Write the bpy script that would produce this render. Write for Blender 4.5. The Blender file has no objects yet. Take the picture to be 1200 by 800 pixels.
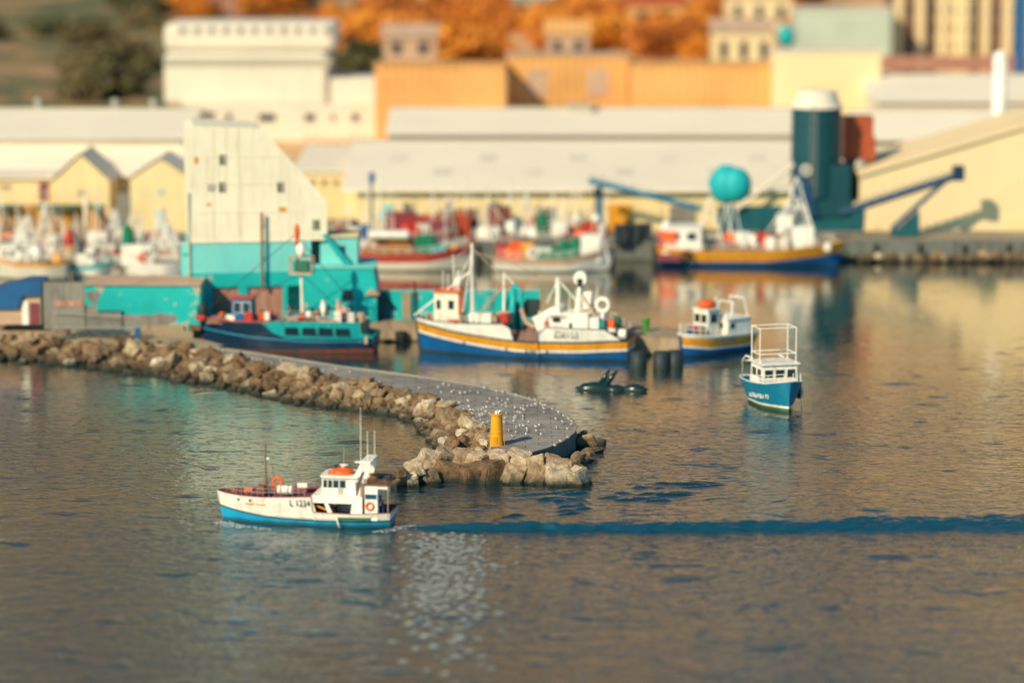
import bpy, math, random
from mathutils import Vector, Matrix, noise
random.seed(7)
C = bpy.context.scene.collection
R = math.radians
PI = math.pi
# ------------------------------------------------------------------ camera model
H = 43.6
FPX = 3600.0
PITCH = math.atan(550 / 3600)
cp, sp = math.cos(PITCH), math.sin(PITCH)

def ray(px, py):
    a = (px - 600) / FPX
    b = (400 - py) / FPX
    return Vector((a, cp + b * sp, -sp + b * cp))

def G(px, py, z=0.0):                 # point of a horizontal level
    d = ray(px, py)
    t = (z - H) / d.z
    return Vector((d.x * t, d.y * t, z))

def W(px, py, Y):                     # point of a vertical plane at distance Y
    d = ray(px, py)
    t = Y / d.y
    return Vector((d.x * t, Y, H + d.z * t))

# ------------------------------------------------------------------ materials
def _nodes(name):
    m = bpy.data.materials.new(name)
    m.use_nodes = True
    nt = m.node_tree
    return m, nt, nt.nodes['Principled BSDF']

def rgba(c):
    return (c[0], c[1], c[2], 1)

def ramp(nt, stops):
    r = nt.nodes.new('ShaderNodeValToRGB')
    el = r.color_ramp.elements
    while len(el) > 1:
        el.remove(el[-1])
    el[0].position = stops[0][0]
    el[0].color = rgba(stops[0][1])
    for p, c in stops[1:]:
        e = el.new(p)
        e.color = rgba(c)
    return r

def noise_tex(nt, vec, scale, detail=4, rough=0.55, dist=0.0):
    n = nt.nodes.new('ShaderNodeTexNoise')
    n.inputs['Scale'].default_value = scale
    n.inputs['Detail'].default_value = detail
    n.inputs['Roughness'].default_value = rough
    n.inputs['Distortion'].default_value = dist
    if vec is not None:
        nt.links.new(vec, n.inputs['Vector'])
    return n

def mixc(nt, fac, a, b, mode='MIX'):
    n = nt.nodes.new('ShaderNodeMix')
    n.data_type = 'RGBA'
    n.blend_type = mode
    for sock, v in ((0, fac), (6, a), (7, b)):
        if hasattr(v, 'is_linked') or hasattr(v, 'links'):
            nt.links.new(v, n.inputs[sock])
        elif isinstance(v, (int, float)):
            n.inputs[sock].default_value = v
        else:
            n.inputs[sock].default_value = rgba(v)
    return n.outputs[2]

def mth(nt, op, a, b=0.0, clamp=False):
    n = nt.nodes.new('ShaderNodeMath')
    n.operation = op
    n.use_clamp = clamp
    for i, v in enumerate((a, b)):
        if isinstance(v, (int, float)):
            n.inputs[i].default_value = v
        else:
            nt.links.new(v, n.inputs[i])
    return n.outputs[0]

def mat(name, col, rough=0.6, var=0.25, scale=0.7, metal=0.0, spot=None, streak=None, bump=0.0, ribs=None, spec=0.4):
    """painted / mineral surface: soft blotches, optional peeling spots, optional vertical streaks, optional ribs"""
    m, nt, bs = _nodes(name)
    geo = nt.nodes.new('ShaderNodeNewGeometry')
    pos = geo.outputs['Position']
    n = noise_tex(nt, pos, scale, 6, 0.62)
    dark = [c * (1 - var) for c in col]
    lite = [min(1, c * (1 + var * 0.35)) for c in col]
    rp = ramp(nt, [(0.28, dark), (0.55, col), (0.8, lite)])
    nt.links.new(n.outputs['Fac'], rp.inputs[0])
    out = rp.outputs[0]
    if streak:
        scol, amt = streak
        mp = nt.nodes.new('ShaderNodeMapping')
        mp.inputs['Scale'].default_value = (1.6, 1.6, 0.12)
        nt.links.new(pos, mp.inputs['Vector'])
        sn = noise_tex(nt, mp.outputs[0], 1.3, 5, 0.7)
        sr = ramp(nt, [(0.5, (0, 0, 0)), (0.72, (amt, amt, amt))])
        nt.links.new(sn.outputs['Fac'], sr.inputs[0])
        out = mixc(nt, sr.outputs[0], out, scol)
        mp2 = nt.nodes.new('ShaderNodeMapping')
        mp2.inputs['Scale'].default_value = (6.0, 6.0, 0.35)
        nt.links.new(pos, mp2.inputs['Vector'])
        sn2 = noise_tex(nt, mp2.outputs[0], 1.3, 4, 0.7)
        sr2 = ramp(nt, [(0.56, (0, 0, 0)), (0.76, (amt, amt, amt))])
        nt.links.new(sn2.outputs['Fac'], sr2.inputs[0])
        out = mixc(nt, sr2.outputs[0], out, [c * 0.6 for c in scol])
    sxz = nt.nodes.new('ShaderNodeSeparateXYZ')
    nt.links.new(pos, sxz.inputs[0])
    gz = mth(nt, 'ADD', sxz.outputs['Z'], mth(nt, 'MULTIPLY', n.outputs['Fac'], 0.35))
    gr_ = ramp(nt, [(0.30, (0.75, 0.75, 0.75)), (0.50, (0, 0, 0))])
    nt.links.new(gz, gr_.inputs[0])
    out = mixc(nt, gr_.outputs[0], out, (0.03, 0.045, 0.03))
    if spot:
        pc, th, sc = spot
        pn = noise_tex(nt, pos, sc, 5, 0.6, 0.3)
        pr = ramp(nt, [(th, (0, 0, 0)), (th + 0.015, (1, 1, 1))])
        nt.links.new(pn.outputs['Fac'], pr.inputs[0])
        out = mixc(nt, pr.outputs[0], out, pc)
    if ribs:
        w = nt.nodes.new('ShaderNodeTexWave')
        w.bands_direction = ribs[0]
        w.inputs['Scale'].default_value = ribs[1]
        nt.links.new(pos, w.inputs['Vector'])
        wr = ramp(nt, [(0.0, (ribs[2],) * 3), (0.35, (1, 1, 1))])
        nt.links.new(w.outputs['Fac'], wr.inputs[0])
        out = mixc(nt, 1.0, out, wr.outputs[0], 'MULTIPLY')
    nt.links.new(out, bs.inputs['Base Color'])
    bs.inputs['Roughness'].default_value = rough
    bs.inputs['Metallic'].default_value = metal
    bs.inputs['Specular IOR Level'].default_value = spec
    if bump:
        b = nt.nodes.new('ShaderNodeBump')
        b.inputs['Strength'].default_value = bump
        b.inputs['Distance'].default_value = 0.1
        bn = noise_tex(nt, pos, 4.0, 6, 0.65)
        nt.links.new(bn.outputs['Fac'], b.inputs['Height'])
        nt.links.new(b.outputs[0], bs.inputs['Normal'])
    return m

RUST = (0.30, 0.12, 0.04)
M = {}
M['white'] = mat('white_paint', (0.90, 0.86, 0.75), 0.45, 0.14, 0.9, streak=((0.50, 0.33, 0.17), 0.55))
M['cream'] = mat('cream_wall', (0.88, 0.80, 0.60), 0.8, 0.10, 0.25, streak=((0.62, 0.44, 0.22), 0.45), spot=((0.60, 0.36, 0.10), 0.735, 0.42))
M['aqua'] = mat('pale_aqua_wall', (0.18, 0.64, 0.60), 0.7, 0.14, 0.4, streak=((0.30, 0.50, 0.42), 0.5))
M['teal'] = mat('teal_wall', (0.004, 0.46, 0.44), 0.65, 0.16, 0.5, spot=((0.42, 0.40, 0.28), 0.60, 0.5))
M['teal_clean'] = mat('teal_paint', (0.004, 0.40, 0.40), 0.5, 0.18, 1.0, streak=((0.02, 0.12, 0.12), 0.5))
M['teal_dark'] = mat('dark_teal_paint', (0.008, 0.10, 0.12), 0.5, 0.3, 1.0)
M['navy'] = mat('navy_hull_paint', (0.010, 0.035, 0.075), 0.4, 0.3, 0.8, streak=((0.03, 0.07, 0.10), 0.5))
M['blue'] = mat('blue_hull_paint', (0.006, 0.11, 0.34), 0.35, 0.22, 0.6, streak=((0.01, 0.12, 0.25), 0.5))
M['cyan'] = mat('bright_cyan_paint', (0.010, 0.38, 0.66), 0.35, 0.22, 0.8, streak=((0.02, 0.22, 0.36), 0.5))
M['bluegreen'] = mat('worn_blue_paint', (0.006, 0.19, 0.32), 0.45, 0.3, 1.2, spot=((0.35, 0.42, 0.36), 0.69, 3.0))
M['tarp'] = mat('blue_tarp', (0.010, 0.10, 0.26), 0.5, 0.25, 1.0)
M['yellow'] = mat('yellow_paint', (0.78, 0.33, 0.02), 0.4, 0.18, 1.2, streak=((0.45, 0.16, 0.03), 0.5))
M['bright_yellow'] = mat('beacon_yellow', (0.85, 0.38, 0.008), 0.4, 0.12, 1.5, streak=((0.6, 0.22, 0.01), 0.4))
M['red'] = mat('red_paint', (0.50, 0.035, 0.02), 0.5, 0.3, 1.0)
M['antifoul'] = mat('red_antifouling', (0.30, 0.06, 0.035), 0.6, 0.35, 1.3)
M['orange'] = mat('orange_plastic', (0.80, 0.12, 0.015), 0.45, 0.15, 2.0)
M['rust'] = mat('rusty_iron', (0.24, 0.10, 0.05), 0.85, 0.5, 2.5)
M['brown'] = mat('brown_timber', (0.20, 0.11, 0.06), 0.8, 0.4, 2.0)
M['maroon'] = mat('maroon_deck', (0.22, 0.05, 0.07), 0.8, 0.3, 1.5)
M['net_o'] = mat('orange_fishing_net', (0.33, 0.14, 0.03), 0.95, 0.6, 5.0, bump=1.0)
M['net_g'] = mat('green_fishing_net', (0.01, 0.20, 0.10), 0.95, 0.6, 4.0, bump=1.0)
M['net_b'] = mat('brown_fishing_net', (0.26, 0.15, 0.11), 0.95, 0.6, 5.0, bump=1.0)
M['net_t'] = mat('turquoise_net_float', (0.01, 0.42, 0.44), 0.6, 0.15, 1.0)
M['black'] = mat('black_rubber', (0.012, 0.016, 0.018), 0.75, 0.4, 3.0)
M['dark'] = mat('dark_gear', (0.02, 0.035, 0.04), 0.6, 0.4, 2.0)
M['glass'] = mat('dark_window_glass', (0.012, 0.03, 0.045), 0.12, 0.3, 2.0, spec=0.8)
M['blue_glass'] = mat('blue_window_glass', (0.01, 0.07, 0.14), 0.12, 0.2, 2.0, spec=0.8)
M['steel'] = mat('galvanised_steel', (0.42, 0.40, 0.35), 0.5, 0.2, 1.5, metal=0.3)
M['grey'] = mat('grey_concrete_wall', (0.26, 0.24, 0.20), 0.9, 0.3, 0.6, streak=((0.12, 0.11, 0.09), 0.6))
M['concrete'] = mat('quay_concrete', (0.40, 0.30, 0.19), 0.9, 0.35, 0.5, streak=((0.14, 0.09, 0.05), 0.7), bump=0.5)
M['shade_conc'] = mat('jetty_side_concrete', (0.16, 0.17, 0.15), 0.9, 0.35, 0.8, streak=((0.05, 0.05, 0.04), 0.7), bump=0.5)  # darker concrete, shade of the jetty side put into its colour
M['salmon'] = mat('faded_pink_door', (0.42, 0.19, 0.13), 0.8, 0.25, 1.2, streak=((0.6, 0.45, 0.35), 0.5))
M['ywall'] = mat('pale_yellow_wall', (0.84, 0.66, 0.34), 0.85, 0.15, 0.3, streak=((0.55, 0.36, 0.16), 0.4))
M['ygable'] = mat('sunlit_cream_gable', (0.84, 0.65, 0.37), 0.85, 0.08, 0.15)
M['owall'] = mat('orange_wall', (0.62, 0.28, 0.05), 0.85, 0.25, 0.3, ribs=('X', 0.12, 0.6))
M['roof'] = mat('pale_metal_roof', (0.98, 0.86, 0.65), 0.6, 0.07, 0.08, streak=((0.80, 0.62, 0.42), 0.4), ribs=('X', 0.9, 0.94))
M['roof_grey'] = mat('grey_metal_roof', (0.90, 0.78, 0.60), 0.6, 0.10, 0.10, ribs=('X', 0.9, 0.92))
M['fwall'] = mat('factory_white_wall', (0.80, 0.71, 0.56), 0.8, 0.10, 0.12, streak=((0.5, 0.42, 0.3), 0.35))
M['fshade'] = mat('factory_cornice', (0.45, 0.41, 0.31), 0.8, 0.10, 0.12)
M['tan'] = mat('sand_orange_wall', (0.80, 0.40, 0.13), 0.9, 0.35, 0.06, ribs=('X', 0.25, 0.7))
M['silo'] = mat('silo_dark_green', (0.004, 0.06, 0.075), 0.55, 0.2, 0.2)
M['redoxide'] = mat('red_oxide_steel', (0.45, 0.09, 0.03), 0.7, 0.3, 0.3)
M['awning'] = mat('green_awning', (0.03, 0.14, 0.08), 0.7, 0.2, 1.0)
M['pinkroof'] = mat('pale_tile', (0.55, 0.36, 0.24), 0.8, 0.3, 0.6)
M['mint'] = mat('mint_wall', (0.52, 0.58, 0.46), 0.8, 0.15, 0.15)
M['brick'] = mat('brown_brick', (0.24, 0.14, 0.09), 0.9, 0.35, 0.6)
M['deck'] = mat('worn_deck', (0.34, 0.26, 0.18), 0.85, 0.35, 1.5)
M['skin'] = mat('skin', (0.35, 0.18, 0.11), 0.6, 0.1, 3.0)
M['oilskin'] = mat('blue_oilskin', (0.012, 0.04, 0.12), 0.5, 0.2, 3.0)
M['pale_cloth'] = mat('pale_cloth', (0.60, 0.60, 0.56), 0.8, 0.2, 3.0)
M['seal'] = mat('wet_seal_fur', (0.008, 0.03, 0.03), 0.25, 0.3, 2.0, spec=0.6)
M['gull_white'] = mat('gull_white', (0.82, 0.80, 0.74), 0.8, 0.05, 2.0)
M['gull_grey'] = mat('gull_grey', (0.18, 0.18, 0.18), 0.8, 0.1, 2.0)
M['bark'] = mat('bark', (0.10, 0.07, 0.04), 0.9, 0.3, 3.0)
M['letter'] = mat('black_lettering', (0.02, 0.02, 0.02), 0.6, 0.1, 3.0)
M['letter_w'] = mat('white_lettering', (0.62, 0.66, 0.60), 0.6, 0.1, 3.0)
M['letter_g'] = mat('grey_lettering', (0.17, 0.16, 0.14), 0.6, 0.1, 3.0)

M['lgreen'] = mat('green_boot_paint', (0.10, 0.24, 0.14), 0.6, 0.4, 2.0)
def leafmat(name, stops):
    m, nt, bs = _nodes(name)
    oi = nt.nodes.new('ShaderNodeObjectInfo')
    geo = nt.nodes.new('ShaderNodeNewGeometry')
    n = noise_tex(nt, geo.outputs['Position'], 0.5, 4)
    s = mth(nt, 'ADD', mth(nt, 'MULTIPLY', oi.outputs['Random'], 0.5), mth(nt, 'MULTIPLY', n.outputs['Fac'], 0.6))
    r = ramp(nt, stops)
    nt.links.new(s, r.inputs[0])
    nt.links.new(r.outputs[0], bs.inputs['Base Color'])
    bs.inputs['Roughness'].default_value = 0.8
    return m
M['leaf_o'] = leafmat('orange_leaves', [(0.15, (0.30, 0.09, 0.02)), (0.5, (0.66, 0.20, 0.025)), (0.9, (0.85, 0.36, 0.03))])
M['leaf_g'] = leafmat('olive_leaves', [(0.15, (0.05, 0.06, 0.025)), (0.5, (0.11, 0.11, 0.04)), (0.9, (0.28, 0.17, 0.07))])

def rockmat(pale=False):
    m, nt, bs = _nodes('boulder_stone')
    oi = nt.nodes.new('ShaderNodeObjectInfo')
    geo = nt.nodes.new('ShaderNodeNewGeometry')
    pos = geo.outputs['Position']
    r0 = ramp(nt, [(0.0, (0.17, 0.10, 0.05)), (0.3, (0.30, 0.19, 0.095)), (0.55, (0.23, 0.16, 0.095)), (0.72, (0.36, 0.25, 0.14)), (0.88, (0.44, 0.35, 0.22)), (1.0, (0.70, 0.62, 0.46))] if not pale else [(0.0, (0.36, 0.25, 0.15)), (0.5, (0.56, 0.44, 0.30)), (1.0, (0.72, 0.62, 0.46))])
    nt.links.new(oi.outputs['Random'], r0.inputs[0])
    n = noise_tex(nt, pos, 2.0, 9, 0.75)
    r1 = ramp(nt, [(0.3, (0.30, 0.25, 0.20)), (0.5, (0.85, 0.8, 0.74)), (0.68, (1.35, 1.28, 1.18))])
    nt.links.new(n.outputs['Fac'], r1.inputs[0])
    c = mixc(nt, 1.0, r0.outputs[0], r1.outputs[0], 'MULTIPLY')
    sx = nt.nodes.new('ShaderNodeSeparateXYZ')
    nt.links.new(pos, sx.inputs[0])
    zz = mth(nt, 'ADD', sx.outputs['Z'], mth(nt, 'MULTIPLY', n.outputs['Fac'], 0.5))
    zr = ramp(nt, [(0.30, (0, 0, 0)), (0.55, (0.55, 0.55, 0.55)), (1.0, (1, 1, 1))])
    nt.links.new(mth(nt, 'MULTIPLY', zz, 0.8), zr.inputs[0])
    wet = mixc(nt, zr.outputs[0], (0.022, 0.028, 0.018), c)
    nt.links.new(wet, bs.inputs['Base Color'])
    bs.inputs['Roughness'].default_value = 0.85
    b = nt.nodes.new('ShaderNodeBump')
    b.inputs['Strength'].default_value = 0.9
    b.inputs['Distance'].default_value = 0.12
    v = noise_tex(nt, pos, 3.0, 8, 0.7)
    nt.links.new(v.outputs['Fac'], b.inputs['Height'])
    nt.links.new(b.outputs[0], bs.inputs['Normal'])
    return m
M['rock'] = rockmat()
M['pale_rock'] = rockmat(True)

def roadmat():
    m, nt, bs = _nodes('jetty_concrete_top')
    geo = nt.nodes.new('ShaderNodeNewGeometry')
    pos = geo.outputs['Position']
    n = noise_tex(nt, pos, 0.35, 8, 0.65)
    r = ramp(nt, [(0.3, (0.15, 0.135, 0.115)), (0.5, (0.29, 0.26, 0.22)), (0.7, (0.42, 0.38, 0.32))])
    nt.links.new(n.outputs['Fac'], r.inputs[0])
    n2 = noise_tex(nt, pos, 5.0, 4, 0.7)
    r2 = ramp(nt, [(0.66, (0, 0, 0)), (0.72, (0.8, 0.8, 0.8))])
    nt.links.new(n2.outputs['Fac'], r2.inputs[0])
    c = mixc(nt, r2.outputs[0], r.outputs[0], (0.55, 0.52, 0.44))
    br = nt.nodes.new('ShaderNodeTexBrick')
    br.inputs['Scale'].default_value = 0.25
    br.inputs['Mortar Size'].default_value = 0.008
    br.inputs['Color1'].default_value = (1, 1, 1, 1)
    br.inputs['Color2'].default_value = (0.88, 0.88, 0.88, 1)
    br.inputs['Mortar'].default_value = (0.35, 0.35, 0.35, 1)
    nt.links.new(pos, br.inputs['Vector'])
    c = mixc(nt, 1.0, c, br.outputs['Color'], 'MULTIPLY')
    nt.links.new(c, bs.inputs['Base Color'])
    bs.inputs['Roughness'].default_value = 0.85
    return m
M['road'] = roadmat()

def watermat(name, strong=False, rough=0.07):
    m, nt, bs = _nodes(name)
    geo = nt.nodes.new('ShaderNodeNewGeometry')
    pos = geo.outputs['Position']
    bs.inputs['Base Color'].default_value = (0.006, 0.055, 0.085, 1) if strong else (0.006, 0.032, 0.038, 1)
    bs.inputs['Roughness'].default_value = rough
    bs.inputs['IOR'].default_value = 1.85
    mp = nt.nodes.new('ShaderNodeMapping')
    mp.inputs['Rotation'].default_value = (0, 0, R(9))
    mp.inputs['Scale'].default_value = (0.62, 1.0, 1.0)
    nt.links.new(pos, mp.inputs['Vector'])
    v = mp.outputs[0]
    fine = noise_tex(nt, v, 2.6, 3, 0.6, 0.4)
    midn = noise_tex(nt, v, 0.75, 3, 0.55, 0.6)
    big = noise_tex(nt, v, 0.16, 2, 0.5, 0.3)
    gust = noise_tex(nt, pos, 0.035, 2, 0.5)
    gr = ramp(nt, [(0.35, (0.55, 0.55, 0.55)), (0.65, (1.25, 1.25, 1.25))])
    nt.links.new(gust.outputs['Fac'], gr.inputs[0])
    # calm in the inner harbour, livelier in the open foreground
    sx = nt.nodes.new('ShaderNodeSeparateXYZ')
    nt.links.new(pos, sx.inputs[0])
    calm = nt.nodes.new('ShaderNodeMapRange')
    calm.inputs[1].default_value = 205
    calm.inputs[2].default_value = 290
    calm.inputs[3].default_value = 0.92
    calm.inputs[4].default_value = WATER_CALM
    nt.links.new(sx.outputs['Y'], calm.inputs[0])
    k = 1.6 if strong else 1.0
    hsum = mth(nt, 'ADD', mth(nt, 'MULTIPLY', fine.outputs['Fac'], 0.066 * k * WATER_K), mth(nt, 'MULTIPLY', midn.outputs['Fac'], 0.125 * k * WATER_K))
    hsum = mth(nt, 'ADD', hsum, mth(nt, 'MULTIPLY', big.outputs['Fac'], 0.10 * WATER_K))
    # swell: a few steeper wavelets (smooth bumps) and many small steep cat's-paws
    pn = noise_tex(nt, v, 0.42, 1, 0.4, 0.3)
    pr = ramp(nt, [(0.64, (0, 0, 0)), (0.70, (0.25, 0.25, 0.25)), (0.84, (1, 1, 1))])
    nt.links.new(pn.outputs['Fac'], pr.inputs[0])
    qn = noise_tex(nt, v, 1.7, 2, 0.4, 0.4)
    qr = ramp(nt, [(0.52, (0, 0, 0)), (0.64, (0.28, 0.28, 0.28)), (0.85, (1, 1, 1))])
    nt.links.new(qn.outputs['Fac'], qr.inputs[0])
    hsum = mth(nt, 'ADD', hsum, mth(nt, 'MULTIPLY', pr.outputs[0], 0.33))
    hsum = mth(nt, 'ADD', hsum, mth(nt, 'MULTIPLY', qr.outputs[0], 0.085))
    hsum = mth(nt, 'MULTIPLY', hsum, gr.outputs[0])
    hsum = mth(nt, 'MULTIPLY', hsum, calm.outputs[0])
    b = nt.nodes.new('ShaderNodeBump')
    b.inputs['Strength'].default_value = 1.0
    b.inputs['Distance'].default_value = 1.0
    nt.links.new(hsum, b.inputs['Height'])
    nt.links.new(b.outputs[0], bs.inputs['Normal'])
    # warm grazing-angle gloss added to brighten the mirrored shore
    gl = nt.nodes.new('ShaderNodeBsdfGlossy')
    gl.inputs['Color'].default_value = (1.0, 0.93, 0.80, 1)
    gl.inputs['Roughness'].default_value = rough
    nt.links.new(b.outputs[0], gl.inputs['Normal'])
    lw = nt.nodes.new('ShaderNodeLayerWeight')
    fac = mth(nt, 'MULTIPLY', mth(nt, 'POWER', lw.outputs['Facing'], 9.0), 0.0 if strong else 1.6, True)
    lw.inputs['Blend'].default_value = 0.5
    ms = nt.nodes.new('ShaderNodeMixShader')
    nt.links.new(fac, ms.inputs[0])
    nt.links.new(bs.outputs[0], ms.inputs[1])
    nt.links.new(gl.outputs[0], ms.inputs[2])
    nt.links.new(ms.outputs[0], nt.nodes['Material Output'].inputs['Surface'])
    return m
WATER_CALM = 0.15
WATER_K = 0.85
M['water'] = watermat('harbour_water')
M['wake'] = watermat('wake_water', True, 0.1)


def foammat():
    m, nt, bs = _nodes('foam')
    geo = nt.nodes.new('ShaderNodeNewGeometry')
    n = noise_tex(nt, geo.outputs['Position'], 5.0, 5, 0.7)
    bs.inputs['Base Color'].default_value = (0.75, 0.78, 0.76, 1)
    bs.inputs['Roughness'].default_value = 0.6
    r = ramp(nt, [(0.46, (0, 0, 0)), (0.60, (0.9, 0.9, 0.9))])
    nt.links.new(n.outputs['Fac'], r.inputs[0])
    nt.links.new(r.outputs[0], bs.inputs['Alpha'])
    return m
M['foam'] = foammat()

def hillmat():
    m, nt, bs = _nodes('hillside_scrub')
    geo = nt.nodes.new('ShaderNodeNewGeometry')
    pos = geo.outputs['Position']
    n = noise_tex(nt, pos, 0.045, 8, 0.65, 0.4)
    warm = ramp(nt, [(0.30, (0.26, 0.17, 0.09)), (0.42, (0.56, 0.31, 0.13)), (0.55, (0.72, 0.42, 0.19)), (0.7, (0.80, 0.60, 0.37))])
    nt.links.new(n.outputs['Fac'], warm.inputs[0])
    n2 = noise_tex(nt, pos, 0.06, 8, 0.7, 0.2)
    olive = ramp(nt, [(0.33, (0.04, 0.065, 0.03)), (0.47, (0.10, 0.12, 0.05)), (0.58, (0.38, 0.20, 0.08)), (0.72, (0.48, 0.35, 0.25))])
    nt.links.new(n2.outputs['Fac'], olive.inputs[0])
    sx = nt.nodes.new('ShaderNodeSeparateXYZ')
    nt.links.new(pos, sx.inputs[0])
    mr = nt.nodes.new('ShaderNodeMapRange')
    mr.inputs[1].default_value = -48
    mr.inputs[2].default_value = -34
    nt.links.new(sx.outputs['X'], mr.inputs[0])
    near = mth(nt, 'LESS_THAN', sx.outputs['Y'], 850.0)
    f = mth(nt, 'MAXIMUM', mr.outputs[0], mth(nt, 'SUBTRACT', 1.0, near))
    c = mixc(nt, f, olive.outputs[0], warm.outputs[0])
    hz = nt.nodes.new('ShaderNodeMapRange')
    hz.inputs[1].default_value = 110
    hz.inputs[2].default_value = 260
    nt.links.new(mth(nt, 'ADD', sx.outputs['Z'], mth(nt, 'MULTIPLY', n.outputs['Fac'], 60)), hz.inputs[0])
    upper = ramp(nt, [(0.35, (0.10, 0.07, 0.045)), (0.55, (0.27, 0.175, 0.10)), (0.7, (0.38, 0.25, 0.15))])
    nt.links.new(n.outputs['Fac'], upper.inputs[0])
    c = mixc(nt, hz.outputs[0], c, upper.outputs[0])
    lf = nt.nodes.new('ShaderNodeMapRange')
    lf.inputs[1].default_value = -190
    lf.inputs[2].default_value = 90
    lf.inputs[3].default_value = 0.62
    lf.inputs[4].default_value = 0.0
    nt.links.new(mth(nt, 'ADD', sx.outputs['X'], mth(nt, 'MULTIPLY', n2.outputs['Fac'], 90)), lf.inputs[0])
    c = mixc(nt, mth(nt, 'MULTIPLY', lf.outputs[0], mth(nt, 'SUBTRACT', 1.0, near)), c, (0.055, 0.06, 0.035))
    nt.links.new(c, bs.inputs['Base Color'])
    bs.inputs['Roughness'].default_value = 0.95
    b = nt.nodes.new('ShaderNodeBump')
    b.inputs['Strength'].default_value = 0.8
    b.inputs['Distance'].default_value = 2.5
    nt.links.new(n.outputs['Fac'], b.inputs['Height'])
    nt.links.new(b.outputs[0], bs.inputs['Normal'])
    return m
M['hill'] = hillmat()
M['crane_blue'] = mat('crane_dark_blue', (0.008, 0.06, 0.13), 0.5, 0.25, 0.5)
M['core'] = mat('shaded_gap_core', (0.035, 0.03, 0.02), 0.9, 0.4, 1.0)  # near-black core, shade of the gaps between stones put into its colour
M['quaytop'] = mat('quay_apron', (0.30, 0.25, 0.18), 0.9, 0.35, 0.2)

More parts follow.
